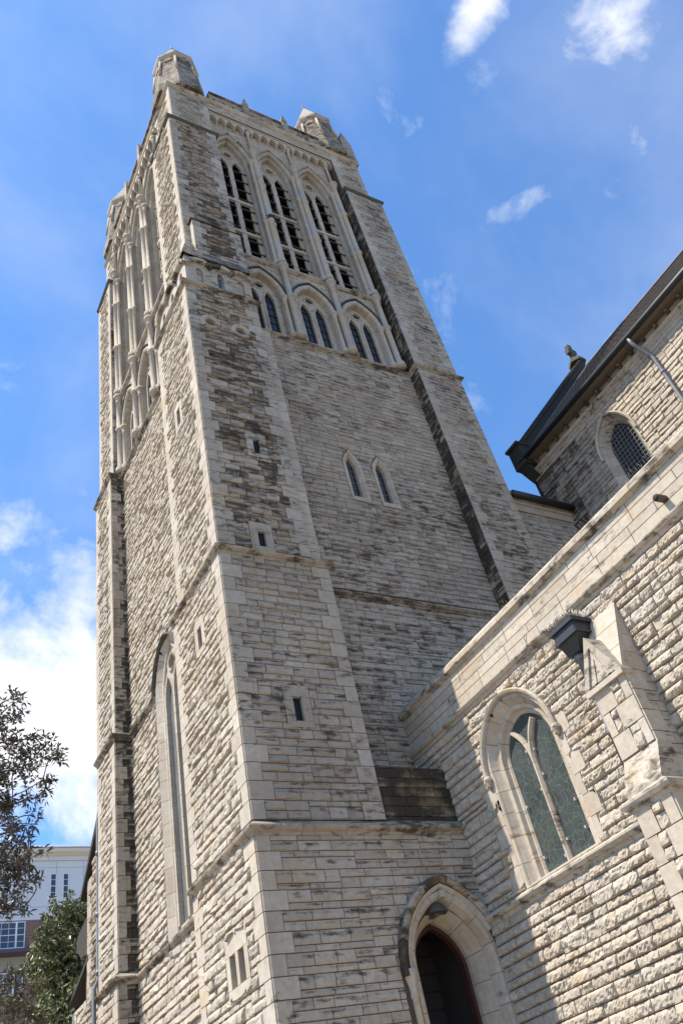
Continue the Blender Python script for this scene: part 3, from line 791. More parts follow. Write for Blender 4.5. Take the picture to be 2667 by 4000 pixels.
# columns
cols = {
    'a': column(20.80, 24.78, .105, (22.95,)).build("column", STONE, tower, f0 @ T(-2.7825, .12)),
    'b': column(20.84, 23.0, .075, ()).build("column", STONE, tower, f0 @ T(-2.6, -.02)),
    'c': column(24.92, 33.15, .105, (27.75, 30.65)).build("column", STONE, tower, f0 @ T(-2.7825, .13)),
    'd': column(24.92, 32.35, .075, (27.75, 30.65)).build("column", STONE, tower, f0 @ T(-2.6, .0)),
    'e': column(33.1, 34.95, .06, (), False, True).build("column", STONE, tower, f0 @ T(-2.7825, .10)),
}
for fi, (F, _a, _b) in enumerate(faces):
    for i, u in enumerate(BAYS):
        if not (fi == 0 and i == 1):
            dup(win0, F @ T(u), tower); dup(bel0, F @ T(u), tower)
        for s in (-1, 1):
            dup(cols['b'], F @ T(u + s * .735, -.01), tower); dup(cols['d'], F @ T(u + s * .77, .03), tower)
    for i in range(4):
        u = -2.7825 + 1.855 * i
        if fi or i:
            for k, w in (('a', .10), ('c', .11), ('e', .10)): dup(cols[k], F @ T(u, w), tower)
    for o_, k in ((cols['b'], 0), (cols['d'], 0)): pass
    # spandrels
    mb = MB()
    for u in BAYS:
        panel(mb, 0, u - .9275, u + .9275, 22.95, 24.72, holes=[Arch(u, .86, 20, 22.95, 24.33)], amp=.010, cell=.15, stain=.12, mod=.28, slen=(.2, .4))
        panel(mb, 0, u - .9275, u + .9275, 32.2, 35.05, holes=[Arch(u, .88, 20, 32.2, 34.25)], amp=.010, cell=.15, stain=.05, mod=.30, slen=(.25, .5))
        box(mb, u - .9275, u - .87, .05, .3, 24.9, 32.3); box(mb, u + .87, u + .9275, .05, .3, 24.9, 32.3)
        box(mb, u - .9275, u - .90, .05, .3, 20.8, 23); box(mb, u + .90, u + .9275, .05, .3, 20.8, 23)
    sp_ = mb.build("spandrel_wall", STONE, tower, F)
    bb = MB()
    for u in BAYS:
        backing(bb, 0, u - .9275, u + .9275, 22.9, 24.75, [Arch(u, .8, 22.9 + .01, 22.95, 24.2)])
        backing(bb, 0, u - .9275, u + .9275, 32.15, 35.1, [Arch(u, .8, 32.16, 32.2, 34.1)])
    bb.build("mortar_bed", MORTAR, sp_, F)
    # belfry sill
    mb = MB(); prism(mb, [(-.12, 24.74), (-.13, 24.80), (.3, 25.02), (.3, 24.66), (-.03, 24.66)], 'x', -2.8, 2.86, (.4, .42, .6, 1))
    mb.build("belfry_sill", STONE, tower, F)
    # corbel table: a scalloped band carrying the plain top stage
    mb = MB(); uu0, uu1 = -2.72, 3.08; pts = []; nn = 15; W = (uu1 - uu0) / nn
    for i in range(nn):
        a = uu0 + W * i
        pts += [(a, 34.78), (a + W * .14, 34.78)] + [(a + W * (.57 - .36 * math.cos(t)), 34.92 + .20 * math.sin(t)) for t in np.linspace(0, math.pi, 7)]
    pts += [(uu1, 34.78), (uu1, 35.22), (uu0, 35.22)]
    plate(mb, [pts], .20, .0, (.7, .02, .3, 1))
    for i in range(nn + 1): prism(mb, [(-.20, 34.78), (0, 34.62), (0, 34.78)], 'x', uu0 + W * i - .0, min(uu1, uu0 + W * i + W * .14), (.6, .3, .3, 1))
    box(mb, uu0, uu1, -.24, .1, 35.22, 35.31, (.8, .0, .3, 1))
    mb.build("corbel_table", STONE, tower, F)

# ---- plain top stage
for F, u0, u1, ym in ((FRONT(12.6), 6.38, 15.2, 0), (LEFT(6.38), -21.5, -12.6, 1)):
    a = 8.02 if ym == 0 else -20.0; b = 13.8 if ym == 0 else -14.4
    mb = MB()
    panel(mb, 0, u0, a, 32.72, 35.95, amp=.022 if not ym else .045, cell=.1, qL=0, qR=1, stain=TS * (1.25 if not ym else .25), mod=.35)
    panel(mb, 0, b, u1, 32.72, 35.95, amp=.022 if not ym else .045, cell=.1, qL=0, qR=1, stain=TS * (1.25 if not ym else .25), mod=.35)
    panel(mb, 0, a, b, 35.31, 35.95, amp=.012, cell=.12, stain=.2, mod=.32)
    o = mb.build("top_wall", STONE, tower, F)
    bb = MB()
    plate(bb, [[(u0, 32.6), (a, 32.6), (a, 36), (u0, 36)]], -.012, -.6); plate(bb, [[(b, 32.6), (u1, 32.6), (u1, 36), (b, 36)]], -.012, -.6); plate(bb, [[(a, 35.3), (b, 35.3), (b, 36), (a, 36)]], -.012, -.3)
    bb.build("mortar_bed", MORTAR, o, F)

# ---- string courses
def strings(name, paths, z, mat=STONE, closed=False, prof=SP, parent=tower, stain=.42):
    for p in paths:
        mb = MB(); string(mb, p, z, prof, closed, stain=stain); o = mb.build(name, mat, parent)
    return o
strings("string_course", [[(5.90, 21.52), (5.90, 19.97), (6.39, 19.97), (6.39, 14.8)], [(5.75, 14.82), (5.75, 12.0), (9.9, 12.0)]], 5.06)
strings("string_course", [[(5.93, 21.67), (5.93, 20.0), (6.39, 20.0), (6.39, 18.06)], [(5.76, 14.82), (5.76, 12.02), (8.3, 12.02), (8.3, 12.89), (13.83, 12.89), (13.83, 12.42), (15.6, 12.42), (15.6, 13.4)]], 10.9)
strings("string_course", [[(5.96, 21.82), (5.96, 20.03), (6.39, 20.03), (6.39, 14.42)], [(5.77, 14.47), (5.77, 12.04), (7.94, 12.04), (7.94, 12.89), (13.83, 12.89), (13.83, 12.44), (15.58, 12.44), (15.58, 13.4)]], 20.62)
SLOPE = [(-.06, -.10), (.03, -.10), (.09, -.04), (.115, .0), (.10, .03), (-.14, .36)]
strings("string_course", [[(6.08, 21.78), (6.08, 20.08), (6.5, 20.08)], [(6.14, 14.40), (6.14, 12.43), (8.02, 12.43), (8.02, 12.9)], [(13.82, 12.9), (13.82, 12.47), (15.58, 12.47), (15.58, 13.4)]], 32.5, LICHEN, prof=SLOPE)
strings("string_course", [[(6.38, 21.5), (6.38, 12.6), (15.2, 12.6), (15.2, 21.5)]], 36.02, closed=True, stain=.15,
        prof=[(-.1, -.1), (.03, -.1), (.10, -.03), (.13, .02), (.13, .06), (-.1, .12)])
# ---- parapet with gabled posts
mb = MB()
for F, u0, u1, c in ((FRONT(12.62), 8.2, 13.5, 10.79), (LEFT(6.40), -20.2, -13.6, -17.05)):
    tb = MB()
    n = 12; W = (u1 - u0) / n
    holes = [Circ(u0 + W * (i + .5), 36.62, .085).loop(8)[::-1] for i in range(n)]
    plate(tb, [[(u0, 36.1), (u1, 36.1), (u1, 37.02), (u0, 37.02)]] + holes, 0, -.22, (.35, .45, .5, 1))
    plate(tb, [[(u0, 36.1), (u1, 36.1), (u1, 37.02), (u0, 37.02)]], -.20, None, (.3, .7, .5, 1))
    prism(tb, [(-.09, 37.02), (.31, 37.02), (.31, 37.08), (.11, 37.18), (-.09, 37.08)], 'x', u0, u1, (.3, .5, .6, 1))
    o = tb.build("parapet", STONE, tower, F)
    for k in (-.93, .93):
        pb = MB(); cu = c + k
        plate(pb, [[(cu - .13, 36.1), (cu + .13, 36.1), (cu + .13, 37.25), (cu, 37.75), (cu - .13, 37.25)]], .16, -.25, (.35, .5, .5, 1))
        pb.build("gabled_post", STONE, o, F)
for (cx, cy, sx, sy) in ((15.05, 12.8, 0, 0), (6.55, 21.3, 0, 0)):
    pb = MB()
    if cx > 10: prism(pb, [(14.9, 36.1), (15.42, 36.1), (15.42, 38.1), (15.12, 39.2), (14.9, 38.4)], 'y', 12.58, 12.95, (.3, .5, .5, 1))
    else: prism(pb, [(6.42, 36.1), (7.0, 36.1), (7.0, 37.6), (6.71, 38.25), (6.42, 37.6)], 'y', 21.1, 21.45, (.4, .2, .5, 1))
    pb.build("corner_post", STONE, tower)
# ---- pinnacles
def pinnacle(cx, cy):
    mb = MB(); k = math.pi / 8
    lathe(mb, cx, cy, [(1.22, 36.08), (1.20, 36.7), (1.08, 37.5), (1.02, 38.2), (.93, 39.3), (.90, 40.0)], 8, (.45, .62, .6, 1), False, rot=k)
    for i in range(8):                       # shafts up the angles and sunk heads
        a = i * math.pi / 4 + k
        tube(mb, [(cx + 1.05 * math.cos(a), cy + 1.05 * math.sin(a), 38.0), (cx + .93 * math.cos(a), cy + .93 * math.sin(a), 39.6)], .06, 6, (.6, .25, .5, 1))
    o = mb.build("pinnacle", STONE, tower)
    c = MB(); lathe(c, cx, cy, [(.88, 39.75), (.96, 39.82), (1.03, 39.95), (1.03, 40.10), (.97, 40.16), (.06, 42.85), (.10, 42.92), (.09, 43.0), (.02, 43.1)], 8, (.45, .32, .5, 1), False, rot=k)
    c.build("cap", STONE, o)
    f = MB(); lathe(f, cx, cy, [(.03, 43.05), (.025, 43.35), (.005, 43.5)], 6); f.build("finial", IRON, o)
    e = MB()
    for i in range(8):
        a = i * math.pi / 4 + math.pi / 4
        dx, dy = math.cos(a), math.sin(a); r = .875
        prism(e, [(-.17, 39.35), (.17, 39.35), (.17, 39.58), (0, 39.70), (-.17, 39.58)], 'y', -.01, .02, (.2, .55, .5, 1))
        v = e.v[-1]; vv = v.copy(); vv[:, 0] = cx + dx * (r + v[:, 1]) - dy * v[:, 0]; vv[:, 1] = cy + dy * (r + v[:, 1]) + dx * v[:, 0]; e.v[-1] = vv
    e.build("sunk_panel", STONE, o)
for p in ((7.25, 13.45), (14.22, 13.45), (7.25, 20.65), (14.22, 20.65)): pinnacle(*p)

# ---- doorway
FD = FRONT(12.0)
mb = MB()
sweep2d(mb, Arch(9.02, .72, GRD, 2.85, 3.82).path(14), [(0, -.3), (0, -.16), (.05, -.02), (.09, .015), (.16, .015), (.16, -.3)], seg=.42)
sweep2d(mb, Arch(9.02, .56, GRD, 2.85, 3.62).path(14), [(0, -.62), (0, -.42), (.05, -.30), (.155, -.16), (.155, -.62)], seg=.42)
box(mb, 8.97, 9.08, -.07, .0, 3.86, 3.97)
dw = mb.build("doorway", STONE, tower, FD)
mb = MB(); sweep2d(mb, [p for p in Arch(9.02, 1.0, 2.72, 2.80, 4.14).path(16) if p[0] < 9.9], [(-.04, -.02), (-.04, .07), (0, .10), (.05, .12), (.09, .10), (.10, -.02)], seg=.5, stain=.8)
mb.build("hood_mould", STONE, dw, FD)
mb = MB(); sweep2d(mb, [p for p in Arch(9.02, .955, 2.72, 2.80, 4.09).path(16) if p[0] < 9.9], [(-.08, -.02), (-.08, .02), (-.05, .05), (-.01, .06), (0, -.02)], seg=.45)
mb.build("hood_lip", STONE, dw, FD)
mb = MB(); sweep2d(mb, Arch(9.02, .53, GRD, 2.85, 3.57).path(14), [(-.035, -.62), (-.035, -.50), (.03, -.50), (.03, -.62)], seg=6)
mb.build("door_frame", simple("red_timber", (.050, .014, .011), .65, var=.3), dw, FD)
mb = MB(); plate(mb, [Arch(9.02, .53, GRD, 2.85, 3.57).loop(10)], -1.5, None)
for z in np.arange(0, 3.6, .28): box(mb, 8.5, 9.6, 1.47, 1.49, z, z + .262)
mb.build("dark_passage", simple("dark_boards", (.022, .019, .017), .85, var=.5), dw, FD)
mb = MB(); prism(mb, [(.5, GRD), (1.6, GRD), (1.6, 3.7), (.5, 3.7)], 'x', 9.6, 9.62); prism(mb, [(.5, GRD), (1.6, GRD), (1.6, 3.7), (.5, 3.7)], 'x', 8.42, 8.44); prism(mb, [(.5, 3.7), (1.6, 3.7), (1.6, 3.75), (.5, 3.75)], 'x', 8.42, 9.62)
mb.build("passage_wall", simple("passage_plaster", (.03, .026, .023), .9), dw, FD)
c = MB(); lathe(c, 8.06, 0.0, [(.09, GRD), (.055, GRD + .4), (.055, 2.42), (.075, 2.44), (.06, 2.5), (.07, 2.6), (.10, 2.72), (.115, 2.74), (.115, 2.82)], 10)
c.build("nook_shaft", STONE, dw, FRONT(11.98))
lamp = empty("wall_lamp", (8.93, 12.08, 3.7), "grey half-dome lamp under the point of the doorway arch", "lamp")
mb = MB(); v = []; n = 12
for j in range(6):
    t = j / 5 * math.pi / 2
    for i in range(n + 1):
        a = math.pi + math.pi * i / n
        v.append((8.93 + .20 * math.cos(t) * math.cos(a), 12.16 + .24 * math.cos(t) * math.sin(a), 3.66 + .17 * math.sin(t)))
mb.add(v, [(j * (n + 1) + i, j * (n + 1) + i + 1, (j + 1) * (n + 1) + i + 1, (j + 1) * (n + 1) + i) for j in range(5) for i in range(n)], smooth=True)
prism(mb, [(8.73, 12.16)] + [(8.93 + .205 * math.cos(math.pi + math.pi * i / n), 12.16 + .245 * math.sin(math.pi + math.pi * i / n)) for i in range(n + 1)], 'z', 3.645, 3.675)
mb.build("shade", simple("lamp_metal", (.05, .046, .042), .6), lamp)
mb = MB(); box(mb, 8.88, 8.98, 12.1, 12.3, 3.62, 3.65); mb.build("lens", GLASS_T, lamp)
# ================================================================== AISLE
aisle = empty("church_aisle", (9.9, 5.0, GRD), "sunlit church aisle wall with a two-light traceried window, buttress and plain parapet", "church aisle")
LA = LEFT(9.9)
UE = 2.5
mb = MB()
box(mb, 9.97, 10.6, -UE, 8.86, GRD, 3.55); box(mb, 9.97, 10.6, 10.98, 12.85, GRD, 3.55)
box(mb, 9.97, 10.6, -UE, 9.1, 3.55, 7.6); box(mb, 9.97, 10.6, 10.74, 12.85, 3.55, 7.6); box(mb, 9.97, 10.6, 9.1, 10.74, 6.45, 7.6)
box(mb, 9.97, 10.6, 8.86, 10.98, GRD, 3.55); box(mb, 10.45, 10.6, 9.0, 10.8, 3.5, 6.5)
mb.build("core", MORTAR, aisle)
mb = MB(); prism(mb, [(10.0, 7.6), (18.2, 9.6), (18.2, 9.7), (10.0, 7.75)], 'y', -UE, 12.85)
mb.build("lean_to_roof", ROOF, aisle)
wx = -9.92
WA = Arch(wx, .94, 3.55, 5.52, 6.52)
blocks = []
for i, z in enumerate(np.arange(3.62, 5.5, .335)):
    L_ = (.30, .13)[i % 2]
    blocks.append(Rect(wx - .93 - L_, wx - .93, z, z + .33)); blocks.append(Rect(wx + .93, wx + .93 + (.13, .30)[i % 2], z, z + .33))
wall("upper_wall", aisle, LA, 0, -12.89, UE, 3.55, 6.78, holes=[WA] + blocks, bholes=[Arch(wx, .925, 3.57, 5.52, 6.5)], amp=.058, cell=.028, stain=.0, mod=.335)
wall("lower_wall", aisle, LA, 0, -12.0, UE, GRD, 3.36, amp=.058, cell=.029, stain=.0, mod=.335)
mb = MB(); panel(mb, .02, -12.89, UE, 6.97, 7.66, smooth=True, amp=0, mod=.345, slen=(.6, 1.15), jump=0, stain=.12)
mb.build("parapet", STONE, aisle, LA)
strings("string_course", [[(9.9, 12.89), (9.9, -UE)]], 6.87, prof=[(-.05, -.10), (.03, -.10), (.05, -.04), (.09, -.03), (.12, .02), (.12, .05), (-.05, .12)], parent=aisle, stain=.12)
strings("string_course", [[(9.9, 11.99), (9.9, -UE)]], 3.46, prof=[(-.05, -.12), (.02, -.12), (.05, -.06), (.09, -.05), (.125, .0), (.125, .03), (-.05, .13)], parent=aisle, stain=.08)
strings("coping", [[(9.88, 12.89), (9.88, -UE)]], 7.72, prof=[(-.4, -.06), (.02, -.06), (.07, -.02), (.11, .0), (.11, .09), (.02, .19), (-.4, .24)], parent=aisle, stain=.12)
# window
mb = MB()
plate(mb, [[(wx - .95, 3.50), (wx + .95, 3.50), (wx + .95, 3.555), (wx - .95, 3.555)]], -.006, None, (.6, 0, .4, 1))
aw = mb.build("traceried_window", STONE, aisle, LA)
for side in (0, 1):
    mb = MB(); s_ = side * 2 - 1; plate(mb, [[(wx + s_ * (.85 if s_ > 0 else 1.30), 3.58), (wx + s_ * (1.30 if s_ > 0 else .85), 3.58), (wx + s_ * (1.30 if s_ > 0 else .85), 5.62), (wx + s_ * (.85 if s_ > 0 else 1.30), 5.62)]], -.0048, None, (.6, 0, .4, 1))
    for b_ in blocks[side::2]: box(mb, b_.u0 + .004, b_.u1 - .002, -.018, .1, b_.lo + .003, b_.hi - .003, (rt(), .0, .4, 1))
    mb.build("jamb_stones", STONE, aw, LA)
mb = MB()
sweep2d(mb, Arch(wx, .76, 3.56, 5.52, 6.36).path(14), [(0, -.3), (0, -.13), (.03, -.10), (.11, .012), (.18, .012), (.18, -.002), (.27, -.002), (.27, -.3)], seg=.40)
sweep2d(mb, Arch(wx, .60, 3.56, 5.52, 6.20).path(14), [(0, -.34), (0, -.25), (.03, -.22), (.06, -.22), (.09, -.14), (.155, -.12), (.155, -.34)], seg=.40)
mb.build("jamb_moulding", STONE, aw, LA)
mb = MB(); HP = Arch(wx, .93, 5.46, 5.50, 6.54).path(16)
sweep2d(mb, HP, [(0, -.02), (0, .05), (.02, .09), (.06, .11), (.085, .08), (.085, -.02)], seg=.55, stain=.15)
mb.build("hood_mould", STONE, aw, LA)
for s in (-1, 1):
    mb = MB(); cu = wx + s * .975
    lathe(mb, cu, -.05, [(.03, 5.30), (.055, 5.33), (.05, 5.36), (.075, 5.40), (.085, 5.45), (.06, 5.49), (.045, 5.5)], 9, (.4, .4, .5, 1))
    for k in range(5): tube(mb, [(cu, -.05, 5.42), (cu + .085 * math.cos(k * 1.25), -.05 - .085 * abs(math.sin(k * 1.25)) , 5.42 + .03 * math.sin(k * 2.1))], [.035, .02], 6)
    mb.build("label_stop", STONE, aw, LA)
A0 = Arch(wx, .60, 3.56, 5.30, 6.20)
bar = [(-.045, -.34), (-.045, -.22), (-.015, -.17), (.015, -.17), (.045, -.22), (.045, -.34)]
mb = MB()
sweep2d(mb, [(wx, 3.58), (wx, 4.45), (wx, 5.30)], bar, seg=1.0)
def tracery_arc(sign):
    a = Arch(0, .60, 3.56, 5.30, 6.20); pts = []
    tmax = math.acos((.60 - 2 * a.c) / 2 / a.R) if abs((.60 - 2 * a.c) / 2 / a.R) < 1 else .8
    for t in np.linspace(0, tmax, 10): pts.append((wx + sign * (.60 - (a.c + a.R * math.cos(t))), 5.30 + a.R * math.sin(t)))
    return pts
sweep2d(mb, tracery_arc(1), bar, seg=.5); sweep2d(mb, tracery_arc(-1), [(p, q - .003) for p, q in bar], seg=.5)
mb.build("tracery", STONE, aw, LA)
g = MB(); plate(g, [Arch(wx, .60, 3.6, 5.52, 6.2).loop(12)], -.27, None); g.build("pane", GLASS_A, aw, LA)
mb = MB()
prism(mb, [(-.02, 3.56), (.33, 3.56), (.33, 3.72), (-.02, 3.585)], 'x', wx - .9, wx + .9, (.7, .0, .4, 1))
mb.build("sill", STONE, aw, LA)
mb = MB()
for s, z in ((-.55, 3.9), (-.55, 4.75), (-.08, 3.75), (.08, 3.95), (-.08, 4.85), (.08, 5.05), (.08, 5.5), (-.12, 5.55), (.54, 4.4), (.54, 3.95)):
    box(mb, wx + s - .014, wx + s + .014, .215, .27, z, z + .045)
mb.build("window_clips", simple("clip_metal", (.35, .33, .35), .5), aw, LA)
# buttress
mb = MB()
prism(mb, [(9.40, GRD), (9.95, GRD), (9.95, 6.52), (9.40, 5.20)], 'y', 6.94, 7.52, (.55, .0, .4, 1))
BT = mb.build("buttress", STONE, aisle)
L35 = LEFT(9.35)
mb = MB(); panel(mb, 0, -7.56, -6.90, 4.12, 5.16, amp=.05, cell=.036, qL=0, qR=1, stain=.02, mod=.345, qlen=(.36, .15), slen=(.15, .3), jump=.5)
mb.build("front_face", STONE, BT, L35)
mb = MB(); panel(mb, 0, 9.35, 9.9, 3.6, 5.22, amp=.006, cell=.1, qL=0, stain=.16, mod=.345, qlen=(.36, .24), slen=(.15, .3), jump=0)
for i in range(4):
    z0 = 5.22 + i * .32; f = .55 * (1 - (i * .32) / 1.30); f2 = .55 * (1 - ((i + 1) * .32) / 1.30)
    st_ = (rt(), .1, .4, 1)
    plate(mb, [[(9.9 - f + .0, z0 + .004), (9.9, z0 + .004), (9.9, z0 + .316), (9.9 - f2, z0 + .316)]], .012, -.05, st_)
mb.build("return_face", STONE, BT, FRONT(6.90))
# sloping back: three courses of weathered slabs
mb = MB(); dx, dz = .55, 1.32
for i in range(3):
    t0, t1 = i / 3 + .004, (i + 1) / 3 - .004
    xa, za, xb, zb = 9.34 + dx * t0, 5.22 + dz * t0, 9.34 + dx * t1, 5.22 + dz * t1
    prism(mb, [(xa, za), (xb, zb), (xb + .05, zb - .03), (xa + .05, za - .03)], 'y', 6.885, 7.57, (.5 + .3 * rt(), .04, .4, 1))
mb.build("slope", STONE, BT)
mb = MB()
prism(mb, [(6.93, 5.26), (7.57, 5.26), (7.25, 5.88)], 'x', 9.30, 9.7, (.5, .22, .5, 1))
for a, b_ in (((6.86, 5.22), (7.25, 5.97)), ((7.64, 5.22), (7.25, 5.97))):
    s = 1 if a[0] < b_[0] else -1
    prism(mb, [a, (a[0] + s * .10, a[1]), (b_[0], b_[1] - .19), b_], 'x', 9.27, 9.72 - 0.1, (.5, .22, .5, 1))
prism(mb, [(6.86, 5.14), (7.64, 5.14), (7.64, 5.22), (6.86, 5.22)], 'x', 9.27, 9.5, (.5, .08, .4, 1))
for a, b_ in (((7.08, 5.26), (7.25, 5.72)), ((7.42, 5.26), (7.25, 5.72))):
    s = 1 if a[0] < b_[0] else -1
    prism(mb, [a, (a[0] + s * .05, a[1]), (b_[0], b_[1] - .12), b_], 'x', 9.285, 9.4, (.5, .15, .5, 1))
mb.build("gablet", STONE, BT)
mb = MB()
prism(mb, [(9.36, 4.12), (9.12, 3.62), (9.12, 3.56), (9.6, 3.56), (9.6, 4.12)], 'y', 6.88, 7.56, (.45, .3, .5, 1))
mb.build("set_off", STONE, BT)
strings("string_course", [[(9.9, 7.52), (9.10, 7.52), (9.10, 6.85), (9.9, 6.85)]], 3.46, prof=[(-.05, -.12), (.02, -.12), (.05, -.06), (.09, -.05), (.12, .0), (.12, .03), (-.05, .13)], parent=BT, stain=.2)
mb = MB(); prism(mb, [(9.16, GRD), (9.9, GRD), (9.9, 3.4), (9.16, 3.4)], 'y', 6.9, 7.46, (.5, 0, .4, 1))
mb.build("foot", MORTAR, BT)
mb = MB(); panel(mb, 0, -7.52, -6.85, GRD, 3.36, amp=.05, cell=.036, qL=1, qR=0, stain=.0, mod=.345, qlen=(.30, .2), slen=(.12, .22), jump=.3)
mb.build("foot_face", STONE, BT, LEFT(9.10))
mb = MB(); panel(mb, 0, 9.10, 9.9, GRD, 3.36, amp=.006, cell=.1, qL=0, stain=.1, mod=.345); mb.build("foot_return", STONE, BT, FRONT(6.85))

# rain hopper and its pipe
hop = empty("rain_hopper", (9.6, 7.75, 6.2), "black cast-iron rain hopper with bird spikes under the aisle parapet beside the gabled buttress", "rain hopper")
def hexbox(mb, x0, x1, y0, y1, z0, z1, ch, st=(.5, 0, .5, 1)):
    prism(mb, [(x1, y0), (x1, y1), (x0 + ch, y1), (x0, y1 - ch), (x0, y0 + ch), (x0 + ch, y0)], 'z', z0, z1, st)
mb = MB()
hexbox(mb, 9.42, 9.88, 7.42, 8.00, 6.46, 6.53, .02); hexbox(mb, 9.46, 9.88, 7.46, 7.96, 6.30, 6.46, .02)
hexbox(mb, 9.44, 9.88, 7.44, 7.98, 6.265, 6.30, .02)
v = []
for (x0, y0, y1, z) in ((9.50, 7.48, 7.94, 6.265), (9.60, 7.66, 7.92, 6.06)): v += [(9.88, y0, z), (9.88, y1, z), (x0, y1, z), (x0, y0, z)]
mb.add(v, [(0, 1, 5, 4), (1, 2, 6, 5), (2, 3, 7, 6), (3, 0, 4, 7), (7, 6, 5, 4)])
mb.build("hopper_head", IRON, hop)
mb = MB(); lathe(mb, 9.74, 7.82, [(.075, GRD), (.075, 4.7), (.09, 4.7), (.09, 4.8), (.075, 4.8), (.075, 5.98), (.11, 5.98), (.11, 6.07)], 12); mb.build("downpipe", LEADPIPE, hop)
mb = MB()
for i in range(46):
    t = i / 45; y = 7.43 + .56 * t
    tube(mb, [(9.44, y, 6.52), (9.40 + .08 * (rt() - .6), y + .06 * (rt() - .5), 6.52 + .09 + .05 * rt())], [.006, .003], 4)
for i in range(26):
    x = 9.44 + .42 * i / 25
    tube(mb, [(x, 7.44, 6.52), (x + .04 * (rt() - .5), 7.40 + .06 * (rt() - .5), 6.61 + .05 * rt())], [.006, .003], 4)
mb.build("bird_spikes", simple("steel_wire", (.38, .34, .30), .4, metal=.6), hop)
# spikes along the coping
mb = MB()
y = 12.6
while y > -1.0:
    y -= .035 + .03 * rt()
    if rt() < .25: continue
    tube(mb, [(9.92, y, 7.90), (9.86 + .12 * (rt() - .5), y + .07 * (rt() - .5), 7.98 + .07 * rt())], [.005, .003], 3)
tag(mb.build("bird_spikes", simple("spike_wire", (.16, .14, .12), .5, metal=.4), None), "thin wire bird spikes bristling along the top of the aisle coping", "bird spikes")
sp = empty("drain_spout", (9.8, 5.27, 7.2), "short round drain spout poking out of the smooth aisle parapet", "drain spout")
mb = MB()
v = []; n = 14
tube(mb, [(9.90, 5.27, 7.20), (9.66, 5.27, 7.18)], .06, n)
mb.build("pipe", simple("spout_metal", (.06, .045, .035), .6, var=.4), sp)
mb = MB(); tube(mb, [(9.662, 5.27, 7.18), (9.655, 5.27, 7.18)], .046, n); mb.build("bore", DARK, sp)
mb = MB(); tube(mb, [(9.8, 8.82, 6.98), (9.77, 8.80, 7.05), (9.76, 8.77, 7.10), (9.78, 8.74, 7.08), (9.77, 8.78, 6.95), (9.76, 8.86, 6.84), (9.76, 8.90, 6.76)], .006, 5)
tag(mb.build("wire_hook", simple("hook_wire", (.12, .11, .10), .6)), "loose curl of wire hanging on the string course above the aisle window", "wire")

# ================================================================== NAVE
nave = empty("church_nave", (21, 5, GRD), "taller nave behind the aisle with grey tiled roof, eaves gutter and leaded window", "church nave")
NL = LEFT(18.2); NX = 18.2
NA = Arch(-10.02, .70, 14.0, 15.9, 17.0)
mb = MB(); box(mb, 18.28, 24.3, -UE, 13.2, GRD, 12.2); box(mb, 18.6, 24.3, -UE, 13.2, 12.2, 17.9)
box(mb, 18.28, 18.6, -UE, 9.3, 12.2, 17.6); box(mb, 18.28, 18.6, 10.75, 13.2, 12.2, 17.6)
mb.build("core", MORTAR, nave)
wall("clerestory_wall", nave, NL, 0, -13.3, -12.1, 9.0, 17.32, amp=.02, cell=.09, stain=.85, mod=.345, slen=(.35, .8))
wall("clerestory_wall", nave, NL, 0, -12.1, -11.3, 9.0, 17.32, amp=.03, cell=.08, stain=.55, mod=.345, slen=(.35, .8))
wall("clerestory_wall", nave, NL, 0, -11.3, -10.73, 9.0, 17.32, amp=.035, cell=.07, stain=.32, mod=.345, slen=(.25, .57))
NW = wall("clerestory_wall", nave, NL, 0, -10.73, UE, 9.0, 17.32, holes=[NA], bholes=[Arch(-10.02, .69, 14.02, 15.9, 16.98)], amp=.055, cell=.06, stain=.0, mod=.345, slen=(.35, .8))
# heavy soot at the shaded corner by the tower
mb = MB()
sweep2d(mb, Arch(-10.02, .50, 13.2, 15.9, 16.72).path(12), [(0, -.35), (0, -.25), (.10, -.10), (.12, -.10), (.19, .015), (.21, .015), (.21, -.3)], seg=.38)
nw = mb.build("leaded_window", STONE, nave, NL)
mb = MB(); sweep2d(mb, Arch(-10.02, .69, 15.75, 15.9, 17.0).path(12), [(0, -.02), (0, .08), (.05, .13), (.09, .09), (.09, -.02)], seg=.5); mb.build("hood_mould", STONE, nw, NL)
g = MB(); plate(g, [Arch(-10.02, .53, 13.2, 15.9, 16.75).loop(10)], -.31, None); g.build("pane", GLASS_D, nw, NL)
mb = MB(); lim = Arch(-10.02, .50, 13.2, 15.9, 16.70)
for z in np.arange(13.4, 16.7, .15):
    q = lim.lim(z)
    if q: box(mb, q[0], q[1], .275, .29, z - .005, z + .005)
for u in np.arange(-10.45, -9.55, .128):
    zt = 13.2
    for z in np.arange(13.2, 16.72, .02):
        q = lim.lim(z)
        if q and q[0] < u < q[1]: zt = z
    box(mb, u - .004, u + .004, .268, .283, 13.2, zt)
mb.build("lattice_bars", simple("lattice_lead", (.22, .23, .235), .5), nw, NL)
strings("cornice", [[(NX, 13.3), (NX, -UE)]], 17.42, prof=[(-.1, -.12), (.03, -.12), (.06, -.02), (.09, .0), (.09, .06), (.16, .10), (.2, .18), (-.1, .2)], parent=nave, stain=.1)
mb = MB(); box(mb, NX - .02, NX + .3, -UE, 13.3, 17.6, 18.0, (.4, .3, .5, 1)); mb.build("frieze", STONE, nave)
y = 12.85; i = 0
while y > -2:
    mb = MB(); prism(mb, [(NX - .02, 17.70), (NX - .06, 17.74), (NX - .18, 17.83), (NX - .18, 17.90), (NX - .02, 17.90)], 'y', y - .05, y + .05, (.4, .75, .6, 1)); mb.build("bracket", STONE, nave); y -= .52
mb = MB(); box(mb, NX - .5, NX + .3, -UE, 13.2, 17.93, 17.97); mb.build("soffit", simple("soffit_boards", (.15, .12, .09), .8), nave)
